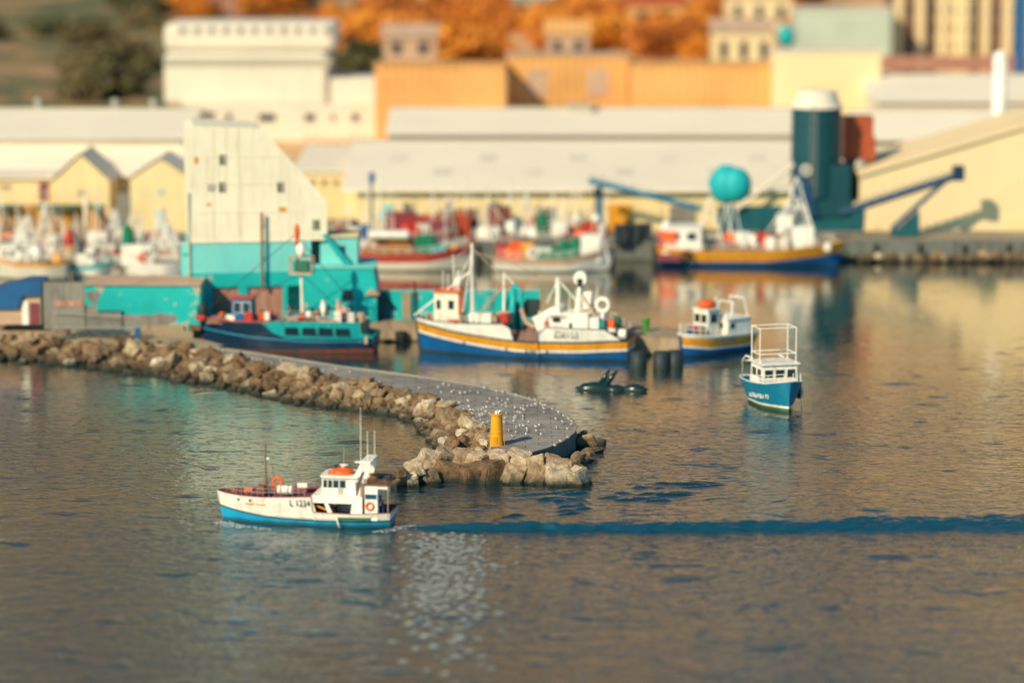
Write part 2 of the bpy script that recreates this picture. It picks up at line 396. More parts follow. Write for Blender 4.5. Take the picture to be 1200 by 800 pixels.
# ------------------------------------------------------------------ mesh builder
class MB:
    def __init__(s):
        s.v = []
        s.f = []
        s.m = []

    def add(s, vs, fs, mi=0):
        o = len(s.v)
        s.v += [tuple(v) for v in vs]
        for f in fs:
            s.f.append([i + o for i in f])
            s.m.append(mi)
        return s

    def box(s, c, d, rz=0.0, mi=0, taper=1.0, shear=0.0):
        x, y, z = [q / 2 for q in d]
        cs, sn = math.cos(rz), math.sin(rz)
        vs = []
        for k, (sx, sy, sz) in enumerate([(-1, -1, -1), (1, -1, -1), (1, 1, -1), (-1, 1, -1), (-1, -1, 1), (1, -1, 1), (1, 1, 1), (-1, 1, 1)]):
            t = taper if sz > 0 else 1
            a, b = sx * x * t + (shear if sz > 0 else 0), sy * y * t
            vs.append((c[0] + a * cs - b * sn, c[1] + a * sn + b * cs, c[2] + sz * z))
        return s.add(vs, [(0, 3, 2, 1), (4, 5, 6, 7), (0, 1, 5, 4), (1, 2, 6, 5), (2, 3, 7, 6), (3, 0, 4, 7)], mi)

    def tube(s, pts, r, n=8, mi=0, r1=None, cap=True):
        pts = [Vector(p) for p in pts]
        if len(pts) < 2:
            return s
        rings = []
        for i, p in enumerate(pts):
            if i == 0: d = pts[1] - p
            elif i == len(pts) - 1: d = p - pts[i - 1]
            else: d = pts[i + 1] - pts[i - 1]
            d.normalize()
            a = d.cross(Vector((0, 0, 1)))
            if a.length < 1e-3: a = Vector((1, 0, 0))
            a.normalize()
            b = d.cross(a)
            rr = r if r1 is None else r + (r1 - r) * i / (len(pts) - 1)
            rings.append([p + a * rr * math.cos(2 * PI * k / n) + b * rr * math.sin(2 * PI * k / n) for k in range(n)])
        vs = [v for q in rings for v in q]
        fs = []
        for i in range(len(pts) - 1):
            for k in range(n):
                k2 = (k + 1) % n
                fs.append((i * n + k, i * n + k2, (i + 1) * n + k2, (i + 1) * n + k))
        if cap:
            fs.append(tuple(range(n)))
            fs.append(tuple(range((len(pts) - 1) * n, len(pts) * n))[::-1])
        return s.add(vs, fs, mi)

    def ell(s, c, r, n=12, m=8, mi=0, jit=0.0):
        vs = [(c[0], c[1], c[2] - r[2])]
        for j in range(1, m):
            t = PI * j / m
            for k in range(n):
                a = 2 * PI * k / n
                q = 1 + random.uniform(-jit, jit)
                vs.append((c[0] + q * r[0] * math.sin(t) * math.cos(a), c[1] + q * r[1] * math.sin(t) * math.sin(a), c[2] - q * r[2] * math.cos(t)))
        vs.append((c[0], c[1], c[2] + r[2]))
        fs = [(0, 1 + (k + 1) % n, 1 + k) for k in range(n)]
        for j in range(m - 2):
            for k in range(n):
                a = 1 + j * n
                fs.append((a + k, a + (k + 1) % n, a + n + (k + 1) % n, a + n + k))
        a = 1 + (m - 2) * n
        fs += [(a + k, a + (k + 1) % n, len(vs) - 1) for k in range(n)]
        return s.add(vs, fs, mi)

    def prism(s, poly, y0, y1, mi=0):          # poly in (x, z), extruded along y
        n = len(poly)
        vs = [(x, y0, z) for x, z in poly] + [(x, y1, z) for x, z in poly]
        fs = [tuple(range(n)), tuple(range(n, 2 * n))[::-1]]
        fs += [(i, i + n, (i + 1) % n + n, (i + 1) % n) for i in range(n)]
        return s.add(vs, fs, mi)

    def slab(s, poly, z0, z1, mi=0):           # poly in (x, y), extruded along z
        n = len(poly)
        vs = [(x, y, z0) for x, y in poly] + [(x, y, z1) for x, y in poly]
        fs = [tuple(range(n))[::-1], tuple(range(n, 2 * n))]
        fs += [(i, (i + 1) % n, (i + 1) % n + n, i + n) for i in range(n)]
        return s.add(vs, fs, mi)

    def torus(s, c, R0, r, axis='y', n=20, m=8, mi=0):
        vs = []
        for i in range(n):
            a = 2 * PI * i / n
            for j in range(m):
                b = 2 * PI * j / m
                u = (R0 + r * math.cos(b)) * math.cos(a)
                w = (R0 + r * math.cos(b)) * math.sin(a)
                h = r * math.sin(b)
                p = (u, h, w) if axis == 'y' else ((h, u, w) if axis == 'x' else (u, w, h))
                vs.append((c[0] + p[0], c[1] + p[1], c[2] + p[2]))
        fs = []
        for i in range(n):
            for j in range(m):
                fs.append((i * m + j, ((i + 1) % n) * m + j, ((i + 1) % n) * m + (j + 1) % m, i * m + (j + 1) % m))
        return s.add(vs, fs, mi)

    def heap(s, c, d, mi=0, n=14, seed=0):      # lumpy heap of net
        nx = n
        vs = []
        fs = []
        for i in range(nx + 1):
            for j in range(nx + 1):
                u, v = i / nx * 2 - 1, j / nx * 2 - 1
                e = max(0.0, 1 - max(abs(u), abs(v)) ** 3)
                h = e ** 0.5 * (0.8 + 0.5 * noise.noise(Vector((u * 2.5 + seed, v * 2.5, seed))))
                vs.append((c[0] + u * d[0] / 2, c[1] + v * d[1] / 2, c[2] + h * d[2]))
        for i in range(nx):
            for j in range(nx):
                a = i * (nx + 1) + j
                fs.append((a, a + nx + 1, a + nx + 2, a + 1))
        return s.add(vs, fs, mi)

    def build(s, name, mats, parent=None, smooth=False, bevel=0.0, at=None, recalc=True):
        me = bpy.data.meshes.new(name)
        me.from_pydata(s.v, [], s.f)
        if not isinstance(mats, (list, tuple)):
            mats = [mats]
        for q in mats:
            me.materials.append(M[q] if isinstance(q, str) else q)
        me.polygons.foreach_set('material_index', s.m)
        if smooth:
            me.polygons.foreach_set('use_smooth', [True] * len(me.polygons))
        if recalc:
            import bmesh
            bm = bmesh.new()
            bm.from_mesh(me)
            bmesh.ops.recalc_face_normals(bm, faces=bm.faces)
            bm.to_mesh(me)
            bm.free()
        me.update()
        o = bpy.data.objects.new(name, me)
        C.objects.link(o)
        if parent is not None:
            o.parent = parent
        if at is not None:
            o.location = at
        if bevel:
            b = o.modifiers.new('bevel', 'BEVEL')
            b.width = bevel
            b.segments = 2
            b.limit_method = 'ANGLE'
        return o

def tag(o, label, cat, group=None, kind=None):
    if label: o['label'] = label
    if cat: o['category'] = cat
    if group: o['group'] = group
    if kind: o['kind'] = kind
    return o

def thing(name, label, cat, loc=(0, 0, 0), rz=0.0, group=None):
    o = bpy.data.objects.new(name, None)
    o.empty_display_size = 0.3
    C.objects.link(o)
    o.location = loc
    o.rotation_euler = (0, 0, rz)
    return tag(o, label, cat, group)

def struct(o):
    o['kind'] = 'structure'
    return o

def one(mb, name, mats, label, cat, group=None, smooth=False, bevel=0.0, base=None, recalc=True):
    """single-mesh thing; mesh coordinates are world ones, origin moved to the base"""
    if base is None:
        xs = [v[0] for v in mb.v]; ys = [v[1] for v in mb.v]; zs = [v[2] for v in mb.v]
        base = ((min(xs) + max(xs)) / 2, (min(ys) + max(ys)) / 2, min(zs))
    mb.v = [(v[0] - base[0], v[1] - base[1], v[2] - base[2]) for v in mb.v]
    o = mb.build(name, mats, None, smooth, bevel, at=base, recalc=recalc)
    return tag(o, label, cat, group)

def text(name, s, size, m, parent, loc, rot, sx=1.0, depth=0.012):
    cu = bpy.data.curves.new(name, 'FONT')
    cu.body = s
    cu.size = size
    cu.extrude = depth
    cu.align_x = 'CENTER'
    cu.align_y = 'CENTER'
    to = bpy.data.objects.new(name + '_src', cu)
    C.objects.link(to)
    bpy.context.view_layer.update()
    me = bpy.data.meshes.new_from_object(to.evaluated_get(bpy.context.evaluated_depsgraph_get()))
    bpy.data.objects.remove(to)
    me.materials.clear()
    me.materials.append(M[m])
    o = bpy.data.objects.new(name, me)
    C.objects.link(o)
    o.parent = parent
    o.location = loc
    o.rotation_euler = rot
    o.scale = (sx, 1, 1)
    return o

def lerp(tab, s):
    if s <= tab[0][0]: return tab[0][1]
    for (a, va), (b, vb) in zip(tab, tab[1:]):
        if s <= b:
            return va + (vb - va) * (s - a) / (b - a)
    return tab[-1][1]

# ------------------------------------------------------------------ boat hull
def half_beam(s, B, tw, full=0.42):
    if s < full:
        f = max(0.0, 1 - (1 - s / full) ** 2.1) ** 0.72
    elif s > 0.7:
        f = 1 - (1 - tw) * ((s - 0.7) / 0.3) ** 2
    else:
        f = 1.0
    return B / 2 * f

def hull_y(s, z, B, tw, zs, draft, full=0.42):
    zn = min(1.0, max(0.0, (z + draft) / (zs + draft)))
    p = 0.30 + 0.75 * max(0, 1 - s / 0.45) ** 1.5 + 0.25 * max(0, (s - 0.75) / 0.25)
    return half_beam(s, B, tw, full) * zn ** p

def make_hull(root, L, B, lines, mats, deck_m='deck', cap_m='dark', draft=0.9, tw=0.7, rake=0.8, bul=None, srake=0.25, N=40, cap=0.05, full=0.42):
    """bow at -x.  lines: height tables from the first band top to the sheer; mats: one per band (below each line)"""
    sheer = lines[-1]
    bul = bul or [(0, 0.45), (1, 0.45)]
    ss = [(i / N) ** 1.25 for i in range(N + 1)]
    extra = [a for a, _ in sheer]
    ss = sorted(set([round(q, 4) for q in ss + extra]))
    lv = []
    for s in ss:
        zs = lerp(sheer, s)
        col = [(-draft, 0)]
        prev = -draft
        for bi, ln in enumerate(lines):
            z1 = min(lerp(ln, s), zs)
            z1 = max(z1, prev + 0.004)
            for k in (0.34, 0.67, 1.0):
                col.append((prev + (z1 - prev) * k, bi))
            prev = z1
        lv.append(col)
    mb = MB()
    nr = len(lv[0])
    def pt(s, z, side, off=0.0):
        zs = lerp(sheer, s)
        zn = min(1.0, (z + draft) / (zs + draft))
        y = max(0.0, hull_y(s, z, B, tw, zs, draft, full) - off)
        x = -L / 2 + s * L + rake * (1 - zn) * (1 - s) ** 3 - srake * (1 - zn) * s ** 6 + off * (1 - s) ** 4 * 2
        return (x, side * y, z)
    for side in (-1, 1):
        vs = []
        for s, col in zip(ss, lv):
            for z, bi in col:
                vs.append(pt(s, z, side))
        o = len(mb.v)
        mb.v += vs
        for i in range(len(ss) - 1):
            for j in range(nr - 1):
                f = [o + i * nr + j, o + (i + 1) * nr + j, o + (i + 1) * nr + j + 1, o + i * nr + j + 1]
                mb.f.append(f if side < 0 else f[::-1])
                mb.m.append(lv[0][j + 1][1])
    # transom
    if tw > 0:
        a = [pt(1, z, -1) for z, _ in lv[-1]]
        b = [pt(1, z, 1) for z, _ in lv[-1]]
        o = len(mb.v)
        mb.v += a + b
        for j in range(nr - 1):
            mb.f.append([o + j, o + nr + j, o + nr + j + 1, o + j + 1])
            mb.m.append(lv[0][j + 1][1])
    hull = mb.build('hull', mats, root, smooth=True, recalc=False)
    try:
        for e in hull.data.edges: pass
        hull.data.set_sharp_from_angle(angle=R(38))
    except Exception:
        pass
    # deck with inner bulwark
    db = MB()
    cols = []
    for s in ss:
        zs = lerp(sheer, s)
        zd = zs - lerp(bul, s)
        cols.append([pt(s, zs - 0.01, -1, 0.07), pt(s, zd, -1, 0.07), (pt(s, zd, 1, 0.07)[0], 0, zd + 0.05), pt(s, zd, 1, 0.07), pt(s, zs - 0.01, 1, 0.07)])
    vs = [p for c in cols for p in c]
    fs = []
    for i in range(len(cols) - 1):
        for j in range(4):
            fs.append((i * 5 + j, i * 5 + j + 1, (i + 1) * 5 + j + 1, (i + 1) * 5 + j))
    db.add(vs, fs)
    db.build('deck', deck_m, root, recalc=False)
    # cap rail
    rb = MB()
    for side in (-1, 1):
        rb.tube([pt(s, lerp(sheer, s), side, 0.02) for s in ss], cap, 6)
    if tw > 0:
        rb.tube([pt(1, lerp(sheer, 1), -1, 0.02), pt(1, lerp(sheer, 1), 1, 0.02)], cap, 6)
    rb.build('gunwale', cap_m, root, smooth=True)
    return pt

def strake(root, pt, line, m, r=0.05, s0=0.0, s1=1.0, name='rubbing_strake'):
    mb = MB()
    n = 36
    for side in (-1, 1):
        mb.tube([pt(s0 + (s1 - s0) * i / n, lerp(line, s0 + (s1 - s0) * i / n), side, -0.02) for i in range(n + 1)], r, 6)
    return mb.build(name, m, root, smooth=True)

def railing(root, pts, h, m='steel', r=0.02, name='railing', rails=2):
    mb = MB()
    for p in pts:
        mb.tube([p, (p[0], p[1], p[2] + h)], r, 5)
    for k in range(rails):
        z = h * (1 - 0.45 * k)
        mb.tube([(p[0], p[1], p[2] + z) for p in pts], r, 5)
    return mb.build(name, m, root)

def cabin(root, c, d, m, roof_m=None, wins=(), name='cabin', win_m='glass', over=0.12, taper=0.96, frame='white', shear=0.0):
    """c = centre of the floor; wins = (face, u0, u1, v0, v1) in fractions of that face"""
    mb = MB().box((c[0], c[1], c[2] + d[2] / 2), d, taper=taper, shear=shear)
    cab = mb.build(name, m, root, bevel=0.03)
    if roof_m:
        MB().box((c[0] + shear, c[1], c[2] + d[2] + 0.05), (d[0] + over * 2, d[1] + over * 2, 0.1)).build('roof', roof_m, root, bevel=0.02)
    for face, u0, u1, v0, v1 in wins:
        z = c[2] + d[2] * (v0 + v1) / 2
        zz = d[2] * (v1 - v0)
        w = MB(); fr = MB()
        tt = 1 - (1 - taper) * (v0 + v1) / 2
        if face in 'fb':                       # f: -y side, b: +y side
            y = c[1] + (-1 if face == 'f' else 1) * (d[1] / 2 * tt + 0.005)
            x = c[0] - d[0] / 2 + d[0] * (u0 + u1) / 2 + shear * (v0 + v1) / 2
            w.box((x, y, z), (d[0] * (u1 - u0), 0.05, zz))
            fr.box((x, y, z), (d[0] * (u1 - u0) + 0.08, 0.035, zz + 0.08))
        else:                                  # l: -x side, r: +x side
            x = c[0] + (-1 if face == 'l' else 1) * (d[0] / 2 * tt + 0.005) + shear * (v0 + v1) / 2
            y = c[1] - d[1] / 2 + d[1] * (u0 + u1) / 2
            w.box((x, y, z), (0.05, d[1] * (u1 - u0), zz))
            fr.box((x, y, z), (0.035, d[1] * (u1 - u0) + 0.08, zz + 0.08))
        f = w.build('window', win_m, cab)
        fr.build('frame', frame, f)
    return cab

def cyl(root, name, p0, p1, r, m, r1=None, n=10):
    return MB().tube([p0, p1], r, n, r1=r1).build(name, m, root, smooth=False)

def tyre_part(root, c, R0=0.42, r=0.15, axis='y', name='tyre_fender'):
    return MB().torus(c, R0, r, axis).build(name, 'black', root, smooth=True)

def person(label, loc, rz, top, legs, group=None, lean=0.15, parent=None, h=1.72, reach=0.5):
    root = thing('person', label, 'person', loc, rz, group)
    k = h / 1.72
    J = {'pel': (0, 0, .93), 'che': (0, -lean * .6, 1.28), 'nk': (0, -lean * .9, 1.47), 'hd': (0, -lean * 1.1, 1.58), 'tp': (0, -lean * 1.1, 1.70),
         'shl': (-.19, -lean * .8, 1.40), 'ell': (-.25, -lean - .1, 1.13), 'hal': (-.2, -lean - reach * .6, .98),
         'shr': (.19, -lean * .8, 1.40), 'elr': (.25, -lean - .12, 1.14), 'har': (.18, -lean - reach * .7, 1.02),
         'hil': (-.10, 0, .88), 'knl': (-.12, -.06, .48), 'anl': (-.13, .02, .08), 'tol': (-.14, -.15, .03),
         'hir': (.10, 0, .88), 'knr': (.13, -.03, .48), 'anr': (.15, .06, .08), 'tor': (.17, -.1, .03)}
    rad = {'pel': .14, 'che': .15, 'nk': .055, 'hd': .095, 'tp': .075, 'shl': .075, 'ell': .05, 'hal': .035, 'shr': .075, 'elr': .05, 'har': .035,
           'hil': .10, 'knl': .065, 'anl': .045, 'tol': .035, 'hir': .10, 'knr': .065, 'anr': .045, 'tor': .035}
    E = [('pel', 'che'), ('che', 'nk'), ('nk', 'hd'), ('hd', 'tp'), ('che', 'shl'), ('shl', 'ell'), ('ell', 'hal'), ('che', 'shr'), ('shr', 'elr'), ('elr', 'har'),
         ('pel', 'hil'), ('hil', 'knl'), ('knl', 'anl'), ('anl', 'tol'), ('pel', 'hir'), ('hir', 'knr'), ('knr', 'anr'), ('anr', 'tor')]
    def skin(name, keys, grow, m):
        ks = [q for q in J if q in keys]
        me = bpy.data.meshes.new(name)
        me.from_pydata([tuple(c * k for c in J[q]) for q in ks], [(ks.index(a), ks.index(b)) for a, b in E if a in keys and b in keys], [])
        me.materials.append(M[m])
        o = bpy.data.objects.new(name, me)
        C.objects.link(o)
        o.parent = root
        md = o.modifiers.new('skin', 'SKIN')
        md.use_smooth_shade = True
        for i, q in enumerate(ks):
            rr = (rad[q] + grow) * k
            me.skin_vertices[0].data[i].radius = (rr, rr * (0.75 if q in ('pel', 'che') else 1))
            me.skin_vertices[0].data[i].use_root = (i == 0)
        sb = o.modifiers.new('sub', 'SUBSURF')
        sb.levels = sb.render_levels = 1
        return o
    skin('body', set(J), 0.0, 'skin')
    skin('jacket', {'pel', 'che', 'shl', 'ell', 'shr', 'elr'}, 0.022, top)
    skin('trousers', {'pel', 'hil', 'knl', 'anl', 'hir', 'knr', 'anr'}, 0.018, legs)
    MB().ell((0, -lean * 1.1 * k + .01, 1.66 * k), (.10, .105, .075), 10, 6).build('hair', 'black', root, smooth=True)
    return root

# ------------------------------------------------------------------ water, land
def grid_obj(name, xs, ys, zf, m, smooth=True):
    vs = [(x, y, zf(x, y)) for y in ys for x in xs]
    nx = len(xs)
    fs = [(j * nx + i, j * nx + i + 1, (j + 1) * nx + i + 1, (j + 1) * nx + i) for j in range(len(ys) - 1) for i in range(nx - 1)]
    return struct(MB().add(vs, fs).build(name, m, None, smooth, recalc=False))

grid_obj('water', [-3000, -600, -150, 0, 150, 600, 3000], [-600, 0, 120, 250, 350, 400], lambda x, y: 0.0, 'water')

QF = 346.0     # far quay face
QZ = 2.2
def ground_z(x, y):
    z = QZ
    if y > 410: z += (y - 410) * 0.036
    if y > 800: z += (y - 800) * 0.34 * (1 + 0.12 * noise.noise(Vector((x * 0.004, y * 0.002, 3))))
    if y > 860: z += (y - 860) * 0.34 * (1 + 0.5 * noise.noise(Vector((x * 0.003, y * 0.003, 7))))
    if y > 1700: z -= (y - 1700) * 0.5
    if y > 420: z += 1.6 * noise.noise(Vector((x * 0.03, y * 0.03, 1))) * min(1, (y - 420) / 60)
    return z
xs = [-2600 + i * 100 for i in range(23)] + [-300 + i * 10 for i in range(61)] + [400 + i * 100 for i in range(23)]
ys = [QF + 0.6, 352, 360, 380, 400] + [410 + i * 10 for i in range(45)] + [880 + i * 40 for i in range(27)] + [2000, 2600, 3400]
grid_obj('hillside_ground', xs, ys, ground_z, 'hill')
apron = MB().box((0, QF + 31, QZ - 0.9), (600, 62, 1.9))
struct(apron.build('far_quay', 'quaytop'))
qf = MB().box((0, QF - 0.3, 1.0), (600, 0.6, 2.6))
for i in range(-60, 60):
    qf.box((i * 5 + 1.2, QF - 0.75, 0.8), (0.45, 0.3, 2.2), mi=1)
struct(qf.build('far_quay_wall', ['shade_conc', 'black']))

# ------------------------------------------------------------------ wake
def wake_strip(name, path, w0, w1, amp, n_along=260, n_across=26, seed=0, wl=0.95, patchy=False):
    vs = []
    for i in range(n_along + 1):
        t = i / n_along
        p = path(t)
        w = (w0 + (w1 - w0) * t) * (1 + (0.0 if patchy else 0.28) * noise.noise(Vector((p.x * 0.22, seed, 1))))
        if not patchy: p.y += 0.35 * noise.noise(Vector((p.x * 0.4, seed, 6)))
        for j in range(n_across + 1):
            v = j / n_across
            y = p.y + (v - 0.5) * w
            env = math.sin(PI * v) ** 0.35 * min(1, t * 12) * (min(1, (1 - t) * 5) if patchy else 1)
            if not patchy:
                ed = 1 - abs(v - 0.5) * 2
                env *= max(0.0, min(1.0, (ed * 2.6 + noise.noise(Vector((p.x * 0.7, y * 1.3, seed + 2))) * 1.3 - 0.25)))
            if patchy:
                env *= max(0.0, min(1.0, (noise.noise(Vector((p.x * 0.35, y * 0.55, seed + 9))) - 0.02) * 4))
            q = (y - p.y + (0.35 if not patchy else 1.2) * noise.noise(Vector((p.x * 0.25, y * 0.3, seed)))) / wl
            fr = q - math.floor(q)
            saw = fr if fr < 0.86 else (1 - fr) / 0.14 * 0.86
            z = amp * env * saw * (0.7 + 0.65 * abs(noise.noise(Vector((p.x * 0.6, y * 1.5, seed + 5)))))
            vs.append((p.x, y, 0.004 + z if 0 < j < n_across else -0.02))
    k = n_across + 1
    fs = [(i * k + j, (i + 1) * k + j, (i + 1) * k + j + 1, i * k + j + 1) for i in range(n_along) for j in range(n_across)]
    return struct(MB().add(vs, fs).build(name, 'water' if patchy else 'wake', None, True, recalc=False))
def wp(t):
    a = G(466, 617); b = G(1300, 612)
    p = a.lerp(b, t)
    p.y += -0.7 * math.sin(t * 3.6)
    return p
wake_strip('wake', wp, 1.9, 6.0, 0.58, 420, 90, 0, 2.3)
def wp2(t):
    return G(560, 598).lerp(G(885, 566), t)
wake_strip('wake_ripple', wp2, 9.0, 8.0, 0.30, 300, 80, 3, 1.3, True)
def wp3(t):
    return G(480, 606).lerp(G(740, 597), t)


def foam_patch(px0, py0, px1, py1, w, seed, dens=26):
    a, b = G(px0, py0, 0.02), G(px1, py1, 0.02)
    vs = []
    n = dens
    for i in range(n + 1):
        t = i / n
        p = a.lerp(b, t)
        ww = w * math.sin(PI * min(1, t * 1.02)) ** 0.7 * (0.6 + 0.8 * abs(noise.noise(Vector((t * 6, seed, 0)))))
        for j in range(5):
            v = j / 4 - 0.5
            vs.append((p.x, p.y + v * ww + 0.3 * noise.noise(Vector((t * 5, seed, 2))), 0.03 + 0.05 * (1 - abs(v) * 2) * random.uniform(0.2, 1)))
    fs = [(i * 5 + j, (i + 1) * 5 + j, (i + 1) * 5 + j + 1, i * 5 + j + 1) for i in range(n) for j in range(4)]
    return struct(MB().add(vs, fs).build('foam', 'foam', None, True, recalc=False))

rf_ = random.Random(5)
ffl = MB()  # small white flecks modelled to stand for sun glitter on the water
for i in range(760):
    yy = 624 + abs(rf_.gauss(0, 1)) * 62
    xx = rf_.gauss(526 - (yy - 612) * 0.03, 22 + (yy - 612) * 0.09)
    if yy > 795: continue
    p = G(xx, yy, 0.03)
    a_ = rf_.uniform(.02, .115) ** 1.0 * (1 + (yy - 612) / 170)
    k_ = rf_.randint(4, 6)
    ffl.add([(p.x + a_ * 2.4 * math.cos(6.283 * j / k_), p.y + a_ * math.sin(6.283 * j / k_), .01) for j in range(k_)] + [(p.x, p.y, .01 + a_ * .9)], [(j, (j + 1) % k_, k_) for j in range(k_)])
M['glitter_white'] = mat('glitter_white', (0.95, 0.93, 0.86), 0.5, 0.03, 1.0)
o_ = ffl.build('glitter_flecks', 'glitter_white', None, True)
tag(o_, 'white flecks for sun glitter on the water below and right of the L 1234 boat', 'foam', None, 'stuff')

# ------------------------------------------------------------------ jetty
JZ = 1.4
far_edge = [(195, 399), (235, 406), (290, 413), (330, 419), (400, 430), (480, 440), (560, 452), (615, 466), (650, 479), (668, 490), (675, 500)]
end_edge = [(672, 508), (660, 517), (640, 526), (615, 533), (597, 535)]
near_edge = [(578, 527), (570, 512), (560, 498), (535, 480), (505, 466), (470, 456), (420, 445), (330, 429), (235, 412), (195, 403)]
poly = [G(x, y, JZ) for x, y in far_edge + end_edge + near_edge]
nfar = len(far_edge); nend = len(end_edge)
jb = MB()
n = len(poly)
jb.add([(p.x, p.y, JZ) for p in poly], [tuple(range(n))[::-1]], 0)
vs = [(p.x, p.y, JZ) for p in poly] + [(p.x + (0.25 if i in range(5, nfar + nend) else 0), p.y, -1.0) for i, p in enumerate(poly)]
jb.add(vs, [(i, (i + 1) % n, (i + 1) % n + n, i + n) for i in range(n)], 1)
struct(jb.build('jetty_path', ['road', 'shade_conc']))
kb = MB()                                        # raised kerb round the far side and the head
kp = poly[1:nfar + nend]
for a, b in zip(kp, kp[1:]):
    d = (b - a); L_ = d.length; ang = math.atan2(d.y, d.x)
    c = (a + b) / 2
    kb.box((c.x, c.y, JZ + 0.06), (L_ + 0.02, 0.22, 0.12), ang)
M['kerb'] = mat('kerb_concrete', (0.32, 0.29, 0.24), 0.9, 0.3, 0.8)
struct(kb.build('jetty_kerb', 'kerb'))

# left causeway / quay that the teal buildings stand on
pierz = 1.7
pf = [G(-60, 388, pierz), G(60, 388, pierz), G(150, 388, pierz), G(226, 388, pierz), G(236, 380, pierz), G(445, 379, pierz), G(560, 379, pierz), G(733, 381, pierz), G(747, 394, pierz), G(796, 397, pierz)]
pb = [G(800, 386, pierz), G(742, 374, pierz), G(600, 370, pierz), G(470, 364, pierz), G(420, 350, pierz), G(200, 345, pierz), G(-60, 342, pierz)]
pp = [(p.x, p.y) for p in pf + pb]
struct(MB().slab(pp, -1.0, pierz).build('pier', 'concrete'))
# shore ground between jetty root and the buildings
lg = [G(-80, 386, 1.45), G(100, 389, 1.45), G(235, 397, 1.45), G(262, 404, 1.45), G(240, 413, 1.45), G(200, 404, 1.45), G(100, 396, 1.45), G(-80, 388, 1.45)]
struct(MB().slab([(p.x, p.y) for p in lg][::-1], -1, 1.452).build('shore_path', 'concrete'))
# piles below the open pier end, coloured near black for the shadow there
def pile(px, py, label):
    p = G(px, py, 0)
    mb = MB().tube([(p.x, p.y, -1), (p.x, p.y, pierz - 0.3)], 0.8, 12, r1=0.72)
    one(mb, 'pier_pile', 'dark', label, 'pile', 'dark piles at the end of the pier', smooth=True)
pile(748, 430, 'dark pile at the pier end, close behind the stern of the white and blue trawler')
pile(775, 430, 'dark pile at the pier end, the middle of the three')
pile(791, 429, 'dark pile at the pier end, next to the small yellow striped boat')

# boulders ------------------------------------------------
def boulder_mesh(seed, blocky=0.5):
    import bmesh
    rnd = random.Random(seed)
    bm = bmesh.new()
    bmesh.ops.create_icosphere(bm, subdivisions=3, radius=1.0)
    planes = []
    for k in range(rnd.randint(7, 10)):
        d = Vector((rnd.gauss(0, 1), rnd.gauss(0, 1), rnd.gauss(0, 1))).normalized()
        planes.append((d, rnd.uniform(0.36, 0.70)))
    sc = Vector((rnd.uniform(0.85, 1.35), rnd.uniform(0.8, 1.2), rnd.uniform(0.65, 1.0)))
    for v in bm.verts:
        p = v.co.copy()
        for d, o in planes:
            q = p.dot(d)
            if q > o: p -= d * (q - o)
        p *= 1 + 0.20 * noise.noise(p * 2.3 + Vector((seed, 0, 0)))
        p += Vector((1, 1, 1)) * 0.07 * noise.noise(p * 5)
        v.co = Vector((p.x * sc.x, p.y * sc.y, p.z * sc.z))
    me = bpy.data.meshes.new('boulder')
    bm.to_mesh(me)
    bm.free()
    me.materials.append(M['rock'])
    me.polygons.foreach_set('use_smooth', [True] * len(me.polygons))
    try: me.set_sharp_from_angle(angle=R(17))
    except Exception: pass
    return me
BM = [boulder_mesh(i) for i in range(16)]

def block_mesh(seed):
    import bmesh
    rnd = random.Random(seed + 100)
    bm = bmesh.new()
    bmesh.ops.create_cube(bm, size=1.5)
    for v in bm.verts:
        v.co += Vector((rnd.uniform(-.30, .30), rnd.uniform(-.30, .30), rnd.uniform(-.26, .26)))
    bmesh.ops.bevel(bm, geom=list(bm.edges), offset=0.09, segments=2, affect='EDGES')
    bmesh.ops.subdivide_edges(bm, edges=list(bm.edges), cuts=2, use_grid_fill=True)
    bmesh.ops.subdivide_edges(bm, edges=[e for e in bm.edges if e.calc_length() > .2], cuts=1, use_grid_fill=True)
    for v in bm.verts:
        v.co += v.co.normalized() * 0.12 * noise.noise(v.co * 2.2 + Vector((seed, 3, 0)))
    me = bpy.data.meshes.new('boulder')
    bm.to_mesh(me); bm.free()
    me.materials.append(M['rock'])
    return me
BK = [block_mesh(i) for i in range(8)]
BP = []
for q in BK:
    q2 = q.copy()
    q2.materials.clear()
    q2.materials.append(M['pale_rock'])
    BP.append(q2)
ALLB = []

nb = [0]
def boulder(p, r, label, group, blocky=False, rot=None, tall=1.0):
    me = random.choice(BP if blocky == 'pale' else (BK if blocky else BM))
    o = bpy.data.objects.new('boulder', me)
    C.objects.link(o)
    o.location = p
    o.scale = (r, r, r * tall)
    o.rotation_euler = rot if rot else (random.uniform(-.5, .5) + random.choice((0, PI)), random.uniform(-.5, .5), random.uniform(0, 6.28))
    tag(o, label, 'boulder', group)
    ALLB.append(o)
    return o

up = [(-30, 385), (60, 390), (130, 395), (200, 403), (235, 411), (330, 429), (420, 445), (470, 456), (505, 466), (535, 480), (560, 498), (572, 515)]
lo = [(-30, 418), (60, 427), (130, 434), (200, 444), (245, 451), (310, 463), (370, 475), (420, 481), (465, 485), (492, 497), (508, 516), (520, 530)]
upw = [G(x, y, 1.45) for x, y in up]
low = [G(x, y, 0.0) for x, y in lo]
def slope(t, v):                                   # t along, v down
    q = t * (len(upw) - 1)
    i = min(int(q), len(upw) - 2)
    a = upw[i].lerp(upw[i + 1], q - i)
    b = low[i].lerp(low[i + 1], q - i)
    return a.lerp(b, v)
rs = MB()
NT = 120
vs = []
for i in range(NT + 1):
    for j in range(9):
        p = slope(i / NT, j / 6.5)
        p.z = 1.35 - 1.9 * (j / 8) + 0.22 * noise.noise(p * 0.9)
        if j == 0: p.z = 1.3
        vs.append(tuple(p))
